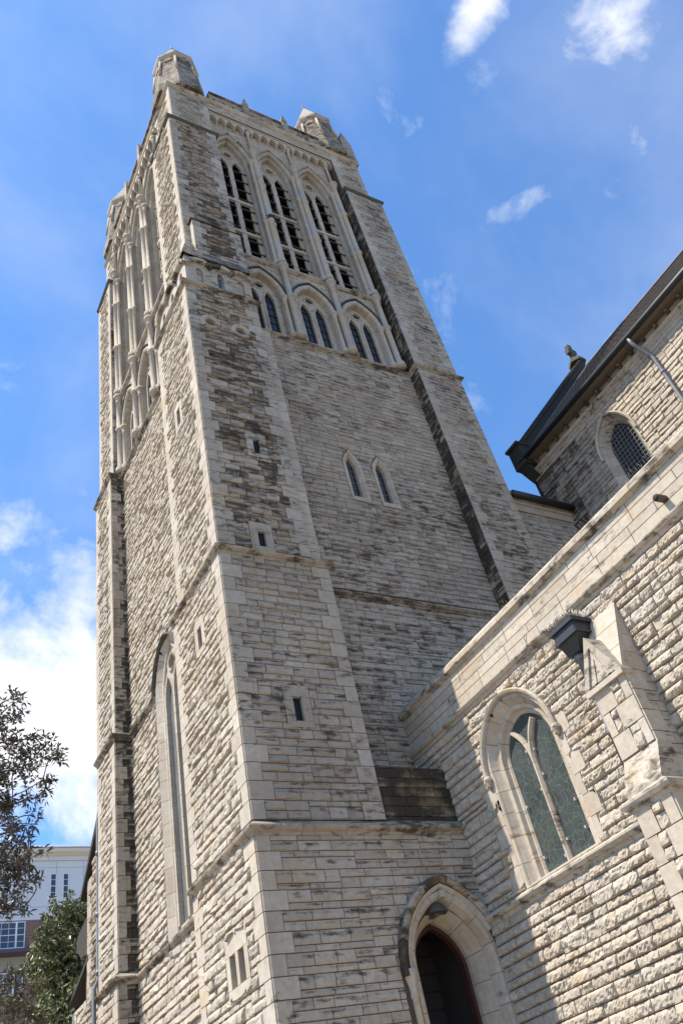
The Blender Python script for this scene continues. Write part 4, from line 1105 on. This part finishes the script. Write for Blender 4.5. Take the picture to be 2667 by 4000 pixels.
mb = MB(); tube(mb, [(NX - .50, 13.25, 17.98), (NX - .50, 5, 17.98), (NX - .50, -UE, 17.98)], .095, 10); GUT = mb.build("gutter", IRON, nave)
RX, RZ = 24.3, 25.4
sl = (RZ - 18.0) / (RX - (NX - .55))
mb = MB(); nC = 52; pts = []
for i in range(nC):
    xa, xb = NX - .55 + (RX - NX + .55) * i / nC, NX - .55 + (RX - NX + .55) * (i + 1) / nC
    za, zb = 18.02 + (RZ - 18.02) * i / nC, 18.02 + (RZ - 18.02) * (i + 1) / nC
    pts += [(xa, za), (xa - .007, za + .012), (xb - .002, zb + .002)]
pts += [(RX, RZ), (RX + 6.7, 18.02), (RX + 6.6, 17.9), (RX, RZ - .14), (NX - .5, 17.92)]
prism(mb, pts, 'y', -UE, 13.0)
RF = mb.build("roof", ROOF, nave)
mb = MB(); prism(mb, [(RX - .16, RZ - .08), (RX, RZ + .10), (RX + .16, RZ - .08)], 'y', -UE, 12.95, (.6, .2, .5, 1)); mb.build("ridge_tiles", simple("ridge_clay", (.33, .24, .17), .85, var=.3, scale=4), RF)
# gable parapet with stepped tiles towards the tower
mb = MB(); GH = .52
prism(mb, [(NX + .05, GRD + 8), (NX + .05, 17.9), (NX - .35, 18.15), (NX - .35, 18.62), (RX, RZ + GH), (RX + 6.6, 18.62), (RX + 6.6, GRD + 8)], 'y', 12.98, 13.45, (.2, .9, .6, 1))
GW = mb.build("gable_wall", DSTONE, nave)
n = 26
for i in range(n):
    t0, t1 = i / n, (i + 1) / n
    x0, x1 = NX - .40 + (RX - NX + .40) * t0, NX - .40 + (RX - NX + .40) * t1
    z0, z1 = 18.58 + (RZ + GH - .04 - 18.58) * t0, 18.58 + (RZ + GH - .04 - 18.58) * t1
    mb = MB(); prism(mb, [(x0, z0), (x1 - .004, z1 - .02), (x1 - .004, z1 + .09), (x0, z0 + .17)], 'y', 12.93, 13.52); mb.build("coping_tile", DSTONE, GW)
mb = MB()
prism(mb, [(NX - .5, 18.08), (RX, RZ + .06), (RX, RZ + .02), (NX - .5, 18.04)], 'y', 12.78, 12.93, (.5, 0, 0, 1))
mb.build("lead_flashing", simple("lead", (.20, .215, .25), .5, var=.4, scale=9), RF)
mb = MB(); box(mb, NX - .56, NX - .0, 12.94, 13.48, 17.75, 18.60, (.2, .9, .6, 1)); box(mb, NX - .64, NX + .02, 12.90, 13.53, 18.60, 18.70, (.2, .9, .6, 1)); prism(mb, [(NX - .50, 17.75), (NX + .0, 17.75), (NX + .0, 17.3)], 'y', 13.02, 13.43, (.2, .9, .6, 1))
mb.build("kneeler", DSTONE, GW)
cb = MB()
lathe(cb, RX, 13.2, [(.40, RZ - .3 + .8), (.34, RZ - .3 + 1.02), (.14, RZ - .3 + 1.08), (.11, RZ - .3 + 1.32)], 6, (.5, .5, .5, 1), False)
prism(cb, [(RX - .10, RZ - .3 + 1.30), (RX + .10, RZ - .3 + 1.30), (RX + .10, RZ - .3 + 1.50), (RX + .24, RZ - .3 + 1.50), (RX + .24, RZ - .3 + 1.74), (RX + .10, RZ - .3 + 1.74), (RX + .10, RZ - .3 + 2.05), (RX - .10, RZ - .3 + 2.05), (RX - .10, RZ - .3 + 1.74), (RX - .24, RZ - .3 + 1.74), (RX - .24, RZ - .3 + 1.50), (RX - .10, RZ - .3 + 1.50)], 'y', 13.10, 13.30)
cb.build("cross_finial", LICHEN, GW)
# link between tower and nave
mb = MB()
panel(mb, 0, 15.3, 18.2, 8.0, 15.2, amp=.02, cell=.1, stain=TS * .5, mod=.34); o = mb.build("link_wall", STONE, nave, FRONT(12.75))
mb = MB(); backing(mb, 0, 15.3, 18.25, 6, 15.4); mb.build("mortar_bed", MORTAR, o, FRONT(12.75))
mb = MB(); prism(mb, [(12.66, 15.2), (12.62, 15.26), (12.8, 15.5), (12.8, 15.2)], 'x', 15.6, 18.2); box(mb, 15.6, 18.2, 12.69, 12.8, 14.95, 15.2, (.8, .1, .4, 1)); box(mb, 15.6, 18.2, 12.60, 12.9, 15.27, 15.62, (.8, .5, .4, 1)); mb.build("link_cornice", STONE, nave)
mb = MB(); tube(mb, [(15.75, 12.5, 15.42), (16.5, 12.5, 15.42), (18.15, 12.5, 15.40)], .11, 10); mb.build("link_gutter", IRON, nave)
mb = MB(); prism(mb, [(12.5, 15.50), (16.5, 19.6), (16.5, 19.45), (12.5, 15.38)], 'x', 15.62, 18.2); mb.build("link_roof", ROOF, nave)
dp = empty("clerestory_downpipe", (17.9, 7.7, 17), "grey downpipe bending from the nave eaves gutter down the rough clerestory wall", "downpipe")
mb = MB(); tube(mb, [(17.70, 7.83, 17.92), (17.72, 7.82, 17.72), (17.80, 7.80, 17.55), (18.05, 7.72, 17.20), (18.10, 7.70, 17.02), (18.10, 7.70, 15.5), (18.10, 7.70, 9.5)], .058, 10)
mb.build("pipe", LEADPIPE, dp)
mb = MB()
for z in (16.35, 14.5): lathe(mb, 18.10, 7.70, [(.075, z), (.075, z + .09)], 10)
mb.build("collar", LEADPIPE, dp)

# ================================================================== LOW WING beyond the tower
wing = empty("church_wing", (6.3, 24, GRD), "low rough-stone wing with a dark raked coping, peeping out beyond the foot of the tower", "church wing")
WGL = LEFT(6.15)
mb = MB()
prism(mb, [(21.6, GRD), (23.9, GRD), (23.9, 6.9), (23.4, 8.4), (22.36, 9.45), (21.6, 10.1)], 'x', 6.23, 9.0); mb.build("core", MORTAR, wing)
mb = MB(); panel(mb, 0, -22.4, -21.6, 5.4, 9.3, amp=.055, cell=.06, stain=.5, mod=.34); panel(mb, 0, -22.95, -22.4, 5.4, 8.8, amp=.055, cell=.06, stain=.5, mod=.34); panel(mb, 0, -23.45, -22.95, 5.4, 8.4, amp=.055, cell=.06, stain=.5, mod=.34, qL=0); panel(mb, 0, -23.9, -21.6, GRD, 5.4, amp=.055, cell=.06, stain=.45, mod=.34); mb.build("side_wall", STONE, wing, WGL)  # shade and dirt are both painted into this side wall
mb = MB(); prism(mb, [(21.5, 10.35), (22.36, 9.55), (23.83, 8.19), (23.86, 8.02), (22.36, 9.33), (21.5, 10.1)], 'x', 6.05, 9.0, (.2, .9, .5, 1)); mb.build("raked_coping", DSTONE, wing)
mb = MB(); prism(mb, [(23.4, 7.62), (24.0, 7.47), (24.55, 7.34), (24.70, 7.22), (24.62, 7.0), (24.2, 6.7), (23.4, 6.6)], 'x', 6.17, 7.6, (.2, .9, .5, 1)); mb.build("eaves_stone", DSTONE, wing)
mb = MB(); box(mb, 6.22, 7.1, 23.5, 24.85, GRD, 5.5); prism(mb, [(23.3, 6.55), (24.03, 6.27), (25.17, 5.88), (25.17, 5.78), (23.3, 6.42)], 'x', 6.12, 7.1, (.2, .9, .5, 1)); BW = mb.build("end_buttress", DSTONE, wing)
mb = MB(); panel(mb, 0, -24.88, -23.5, GRD, 5.55, amp=.05, cell=.07, stain=.45, qL=0, qR=1, mod=.34); mb.build("buttress_face", STONE, BW, LEFT(6.15))
mb = MB(); panel(mb, 0, 6.15, 7.1, GRD, 5.5, amp=.03, cell=.1, stain=.5, mod=.34); mb.build("buttress_return", STONE, BW, FRONT(23.45))
dp = empty("tower_downpipe", (5.9, 21.62, 3), "pale grey downpipe running down the far corner of the tower", "downpipe")
mb = MB(); tube(mb, [(6.0, 21.62, 9.9), (5.94, 21.62, 9.5), (5.92, 21.62, 9.2), (5.92, 21.62, 5.5), (5.82, 21.62, 5.3), (5.82, 21.62, GRD)], .05, 8); mb.build("pipe", LEADPIPE, dp)
mb = MB()
for z in (8.4, 6.9, 5.6): lathe(mb, 5.92, 21.62, [(.068, z), (.068, z + .1)], 8)
mb.build("collar", LEADPIPE, dp)

# ================================================================== BLOCK BEHIND
blk = empty("apartment_block", (12, 62, GRD), "pale panelled upper storey over red brick with white sash windows, behind the trees", "building")
RENDER = simple("pale_panel", (.62, .63, .64), .8, var=.04, scale=1)
WHITE = simple("white_paint", (.72, .73, .74), .6, var=.04)
SHUT = simple("purple_tin", (.085, .06, .075), .5)
def brickm():
    mt, nt, b = new_mat("red_brick")
    s = N(nt, 'ShaderNodeSeparateXYZ'); nt.links.new(N(nt, 'ShaderNodeNewGeometry').outputs['Position'], s.inputs[0])
    c = N(nt, 'ShaderNodeCombineXYZ'); nt.links.new(s.outputs[0], c.inputs[0]); nt.links.new(s.outputs[2], c.inputs[1])
    br = N(nt, 'ShaderNodeTexBrick', {'Scale': 1.0, 'Mortar Size': .009, 'Brick Width': .24, 'Row Height': .086, 'Color1': (.15, .07, .052, 1), 'Color2': (.22, .105, .08, 1), 'Mortar': (.30, .24, .21, 1)})
    nt.links.new(c.outputs[0], br.inputs['Vector']); nt.links.new(br.outputs['Color'], b.inputs['Base Color']); b.inputs['Roughness'].default_value = .9
    return mt
BRICK = brickm()
BY = 60.0
mb = MB(); box(mb, -14, 34, BY + .05, BY + 14, GRD, 23.2); mb.build("body", MORTAR, blk)
mb = MB()
x = -14.0
while x < 34:
    box(mb, x + .01, x + 1.83, BY, BY + .1, 19.95, 22.5); box(mb, x + .01, x + 1.83, BY, BY + .1, 22.52, 22.96); x += 1.84
box(mb, -14, 34, BY - .03, BY + .1, 19.15, 19.92); box(mb, -14, 34, BY - .08, BY + .1, 22.98, 23.25)
mb.build("upper_storey", RENDER, blk)
mb = MB(); prism(mb, [(BY - .05, 23.25), (BY - .55, 23.42), (BY - .60, 23.62), (BY + .3, 23.85), (BY + .3, 23.25)], 'x', -14, 34); mb.build("cornice", simple("cream_fascia", (.62, .58, .50), .7, var=.05), blk)
mb = MB(); prism(mb, [(BY - .62, 23.63), (BY - .66, 23.70), (BY - .5, 23.86), (BY + 6, 24.1), (BY + 6, 23.95)], 'x', -14, 34); mb.build("roof_edge", simple("roof_sheet", (.35, .37, .43), .5), blk)
mb = MB(); box(mb, -14, 34, BY - .02, BY + .1, 17.40, 19.14); box(mb, -14, 34, BY - .02, BY + .1, GRD, 16.1); mb.build("brick_wall", BRICK, blk)
mb = MB(); prism(mb, [(BY, 17.40), (BY - .75, 17.25), (BY - .8, 17.05), (BY, 16.95)], 'x', -14, 34); mb.build("ledge_roof", SHUT, blk)
mb = MB(); box(mb, -14, 34, BY - .06, BY + .1, 16.12, 16.96); mb.build("band", simple("band_render", (.30, .27, .22), .85), blk)
def sash(x0, x1, z0, z1, nx, nz, yy):
    f = MB(); t = .055
    for a, b_, c, d in ((x0, x1, z1 - t, z1), (x0, x1, z0, z0 + t), (x0, x0 + t, z0 + t, z1 - t), (x1 - t, x1, z0 + t, z1 - t)): box(f, a, b_, yy - .06, yy + .05, c, d)
    o = f.build("window", WHITE, blk)
    g = MB(); box(g, x0 + t, x1 - t, yy - .035, yy + .0, z0 + t, z1 - t); g.build("pane", GLASS_B, o)
    m_ = MB()
    for i in range(1, nx): xx = x0 + (x1 - x0) * i / nx; box(m_, xx - .012, xx + .012, yy - .055, yy - .036, z0 + t, z1 - t)
    for i in range(1, nz): zz = z0 + (z1 - z0) * i / nz; w_ = .022 if i * 2 == nz else .012; box(m_, x0 + t, x1 - t, yy - .058, yy - .037, zz - w_, zz + w_)
    m_.build("glazing_bars", WHITE, o)
GLASS_B = simple("blue_pane", (.035, .05, .085), .12, var=.4, scale=.8, spec=.6)
for cx in (6.6, 9.95, 13.82, 17.3):
    sash(cx - .64, cx - .22, 20.42, 22.1, 1, 4, BY); sash(cx + .20, cx + .60, 20.42, 22.1, 1, 4, BY)
for cx in (7.4, 10.75, 14.6, 18.2):
    for (z0, z1) in ((17.46, 19.06), (14.3, 16.05)):
        sash(cx - 1.0, cx + .40, z0, z1, 3, 4, BY - .02); sash(cx + .40, cx + .95, z0, z1, 1, 4, BY - .02)
# ================================================================== TREES
def leafmat(name, a, b_, rough=.45, trans=.25):
    mt, nt, b = new_mat(name)
    at_ = N(nt, 'ShaderNodeAttribute', attribute_name='st'); sp = N(nt, 'ShaderNodeSeparateColor'); nt.links.new(at_.outputs['Color'], sp.inputs[0])
    nt.links.new(mixc_(nt, sp.outputs[0], a + (1,), b_ + (1,)), b.inputs['Base Color'])
    b.inputs['Roughness'].default_value = rough
    return mt
BARK = simple("bark", (.085, .065, .05), .95, var=.4, scale=8, bump=.6)
def leaf_cloud(mb, centers, per, ln, wd, rg, up=.3, tints=(0, 1)):
    """rosettes of pointed leaves; centers = (x,y,z,r)"""
    for (x, y, z, r) in centers:
        d = rg.normal(size=(per, 3)); d /= np.linalg.norm(d, axis=1)[:, None]; d[:, 2] += up; d /= np.linalg.norm(d, axis=1)[:, None]
        base = np.array([x, y, z]) + d * r * rg.random((per, 1)) * .6
        s = np.cross(d, rg.normal(size=(per, 3))); s /= np.linalg.norm(s, axis=1)[:, None]
        L = ln * (.6 + .8 * rg.random((per, 1))); W = wd * (.7 + .6 * rg.random((per, 1)))
        nrm = np.cross(d, s)
        m1 = base + d * L * .45 + s * W * .5 + nrm * W * .15; m2 = base + d * L * .45 - s * W * .5 + nrm * W * .15
        mc = base + d * L * .5; tp = base + d * L - np.array([0, 0, 1]) * L * .18
        V = np.stack([base, m1, tp, m2], 1).reshape(-1, 3)
        idx = np.arange(per * 4).reshape(per, 4)
        F = np.concatenate([idx[:, [0, 1, 2]], idx[:, [0, 2, 3]]])
        c = np.zeros((per * 4, 4)); t = tints[0] + (tints[1] - tints[0]) * rg.random(per) ** 1.5; c[:, 0] = np.repeat(t, 4); c[:, 3] = 1
        mb.add(V, F, c)
def limb(mb, p, q, r0, r1, rg, bend=.12, k=6):
    p = np.array(p, float); q = np.array(q, float); L = np.linalg.norm(q - p)
    off = rg.normal(size=3) * bend * L; pts = []
    for i in range(k + 1):
        t = i / k; pts.append(p + (q - p) * t + off * math.sin(math.pi * t) + (rg.normal(size=3) * .012 * L if 0 < i < k else 0))
    tube(mb, pts, [r0 + (r1 - r0) * i / k for i in range(k + 1)], 6)
    return pts
def make_tree(name, label, foot, blobs, lmat, per, ln, wd, dens, seed, trunk_r, fork, up=.3, twig=.012, group=None):
    rg = np.random.default_rng(seed)
    root = empty(name, foot, label, "tree", group)
    tb = MB(); lb_ = MB()
    limb(tb, foot, fork, trunk_r, trunk_r * .6, rg, .03, 8)
    cen = []
    hubs = [(np.array(fork), trunk_r * .6)]
    for (x, y, z, r) in blobs:
        c = np.array([x, y, z])
        h, hr = min(hubs, key=lambda t: np.linalg.norm(t[0] - c) + (2.0 if t[0][2] > z + .5 else 0))
        pts = limb(tb, h, c, max(.02, hr * .6), .018, rg, .10)
        hubs.append((pts[3], max(.03, hr * .5))); hubs.append((c, .035))
        n = int(dens * r ** 2.2 * 10) + 3
        for i in range(n):
            d = rg.normal(size=3); d /= np.linalg.norm(d)
            e = c + d * r * np.array([1, 1, .85]) * (rg.random() ** .45) * (.85 + .35 * rg.random())
            cen.append((e[0], e[1], e[2], ln * .8))
            if rg.random() < .45:
                pm = c + (e - c) * .2; tube(tb, [tuple(pm), tuple((pm + e) / 2 + rg.normal(size=3) * .06), tuple(e)], [twig * 1.4, twig, twig * .6], 4)
    leaf_cloud(lb_, cen, per, ln, wd, rg, up)
    tb.build("trunk", BARK, root); lb_.build("crown", lmat, root)
    return root
def blob(px, py, Y, r): p = at(px * 1.70089, py * 1.70089, Y); return (p[0], p[1], p[2], r)
rg0 = np.random.default_rng(5)
Y = 27.0
B1 = [(32, 1600, .42), (28, 1650, .6), (-10, 1650, .9), (20, 1700, .75), (55, 1725, .5), (78, 1690, .42), (105, 1715, .55), (112, 1745, .35), (138, 1735, .28), (70, 1765, .55), (100, 1790, .45), (30, 1770, .8), (-15, 1780, 1.0), (10, 1830, .7), (95, 1825, .30), (70, 1838, .25), (30, 1850, .45), (-20, 1880, .7), (20, 1890, .35), (60, 1900, .30), (80, 1875, .18), (50, 1935, .45), (15, 1930, .5), (70, 1960, .45), (45, 1990, .6), (10, 2000, .7), (70, 2020, .38), (30, 2045, .6), (-20, 2000, 1.0), (20, 2085, .45), (55, 2085, .22), (-15, 2100, .6), (-60, 1800, 1.3), (-60, 1950, 1.3), (-70, 1650, 1.0)]
bl = [blob(x, y, Y + (rg0.random() - .5) * 3.0, r) for x, y, r in B1]
LF1 = leafmat("dark_leaf", (.042, .034, .024), (.13, .10, .072), .42)
make_tree("broadleaf_tree", "dark loose-leaved tree with ragged spreading sprays against the white cloud at the left edge", (0.2, 26.5, GRD), bl, LF1, 12, .21, .066, 2.9, 11, .38, (1.6, 26.8, 10.5), .25)
Y = 33.0
B2 = [(160, 2098, .8), (132, 2125, .7), (190, 2100, .7), (118, 2160, .7), (155, 2165, 1.1), (190, 2150, 1.0), (88, 2200, .55), (122, 2215, .9), (170, 2215, 1.2), (112, 2245, .6), (140, 2275, .8), (172, 2270, 1.1), (118, 2310, .7), (155, 2330, 1.1), (125, 2370, .8), (180, 2370, 1.3), (150, 2420, 1.3), (215, 2250, 1.6), (225, 2150, 1.2)]
bl = [blob(x, y, Y + (rg0.random() - .4) * 3.2, r) for x, y, r in B2]
LF2 = leafmat("glossy_leaf", (.065, .08, .028), (.30, .31, .14), .38)
make_tree("magnolia_tree", "dense rounded glossy-leaved tree in front of the brick block, tucked against the low wing", (8.3, 33.4, GRD), bl, LF2, 15, .17, .075, 9.5, 12, .3, (7.9, 33.2, 5.0), .2)
Y = 21.0
B3 = [(35, 2235, .25), (15, 2260, .45), (50, 2290, .5), (78, 2265, .18), (25, 2320, .6), (70, 2330, .4), (95, 2350, .25), (40, 2380, .6), (85, 2400, .4), (0, 2300, .5), (-20, 2340, .7)]
bl = [blob(x, y, Y + (rg0.random() - .5) * 1.6, r) for x, y, r in B3]
LF3 = leafmat("olive_leaf", (.045, .045, .020), (.13, .105, .055), .6)
make_tree("olive_tree", "thin olive-brown leafy treetop in front of the lowest sash window, bottom left corner", (3.9, 21.2, GRD), bl, LF3, 11, .11, .034, 9.0, 13, .12, (3.9, 21.1, 3.4), .35, .008)

# ================================================================== BIRD on the column ring
bird = empty("pigeon", (9.82, 12.66, 27.80), "small dark pigeon perched on a column ring between the belfry windows", "bird")
bm_ = MB(); bx, by, bz = 9.82, 12.66, 27.80
ell = []
def ellipsoid(mb, c, r, tilt, n=10, m_=8):
    v = []; ct, s_ = math.cos(tilt), math.sin(tilt)
    for j in range(m_ + 1):
        a = -math.pi / 2 + math.pi * j / m_
        for i in range(n):
            b_ = 2 * math.pi * i / n
            x, y, z = r[0] * math.sin(a), r[1] * math.cos(a) * math.cos(b_), r[2] * math.cos(a) * math.sin(b_)
            v.append((c[0] + x * ct - z * s_, c[1] + y, c[2] + x * s_ + z * ct))
    mb.add(v, [(j * n + i, j * n + (i + 1) % n, (j + 1) * n + (i + 1) % n, (j + 1) * n + i) for j in range(m_) for i in range(n)], smooth=True)
# one skin: tail, back, breast, neck, head and beak as a chain of rings
path = [(-.24, .05, .012, .03), (-.16, .075, .02, .045), (-.09, .10, .055, .06), (0, .125, .075, .075), (.07, .16, .07, .07), (.105, .205, .045, .045), (.12, .24, .032, .032), (.135, .268, .034, .034), (.158, .272, .024, .024), (.175, .266, .009, .009), (.195, .258, .002, .002)]
v = []; n = 10
for i, (x, z, ry, rz) in enumerate(path):
    a0 = path[max(0, i - 1)]; a1 = path[min(len(path) - 1, i + 1)]
    tx, tz = a1[0] - a0[0], a1[1] - a0[1]; l = math.hypot(tx, tz); tx, tz = tx / l, tz / l
    for k in range(n):
        a = 2 * math.pi * k / n
        v.append((bx + x - tz * rz * math.sin(a), by + ry * math.cos(a), bz + z + tx * rz * math.sin(a)))
bm_.add(v, [(i * n + k, i * n + (k + 1) % n, (i + 1) * n + (k + 1) % n, (i + 1) * n + k) for i in range(len(path) - 1) for k in range(n)], smooth=True)
for s in (-1, 1):
    tube(bm_, [(bx + .0, by + s * .03, bz + .08), (bx + .01, by + s * .03, bz + .005), (bx + .05, by + s * .035, bz)], [.012, .008, .004], 5)
bm_.build("body", simple("pigeon_grey", (.035, .037, .042), .7), bird)
wm = MB()
for s in (-1, 1): ellipsoid(wm, (bx - .03, by + s * .065, bz + .125), (.14, .018, .05), .28)
wm.build("wing", simple("pigeon_wing", (.05, .052, .06), .7), bird)
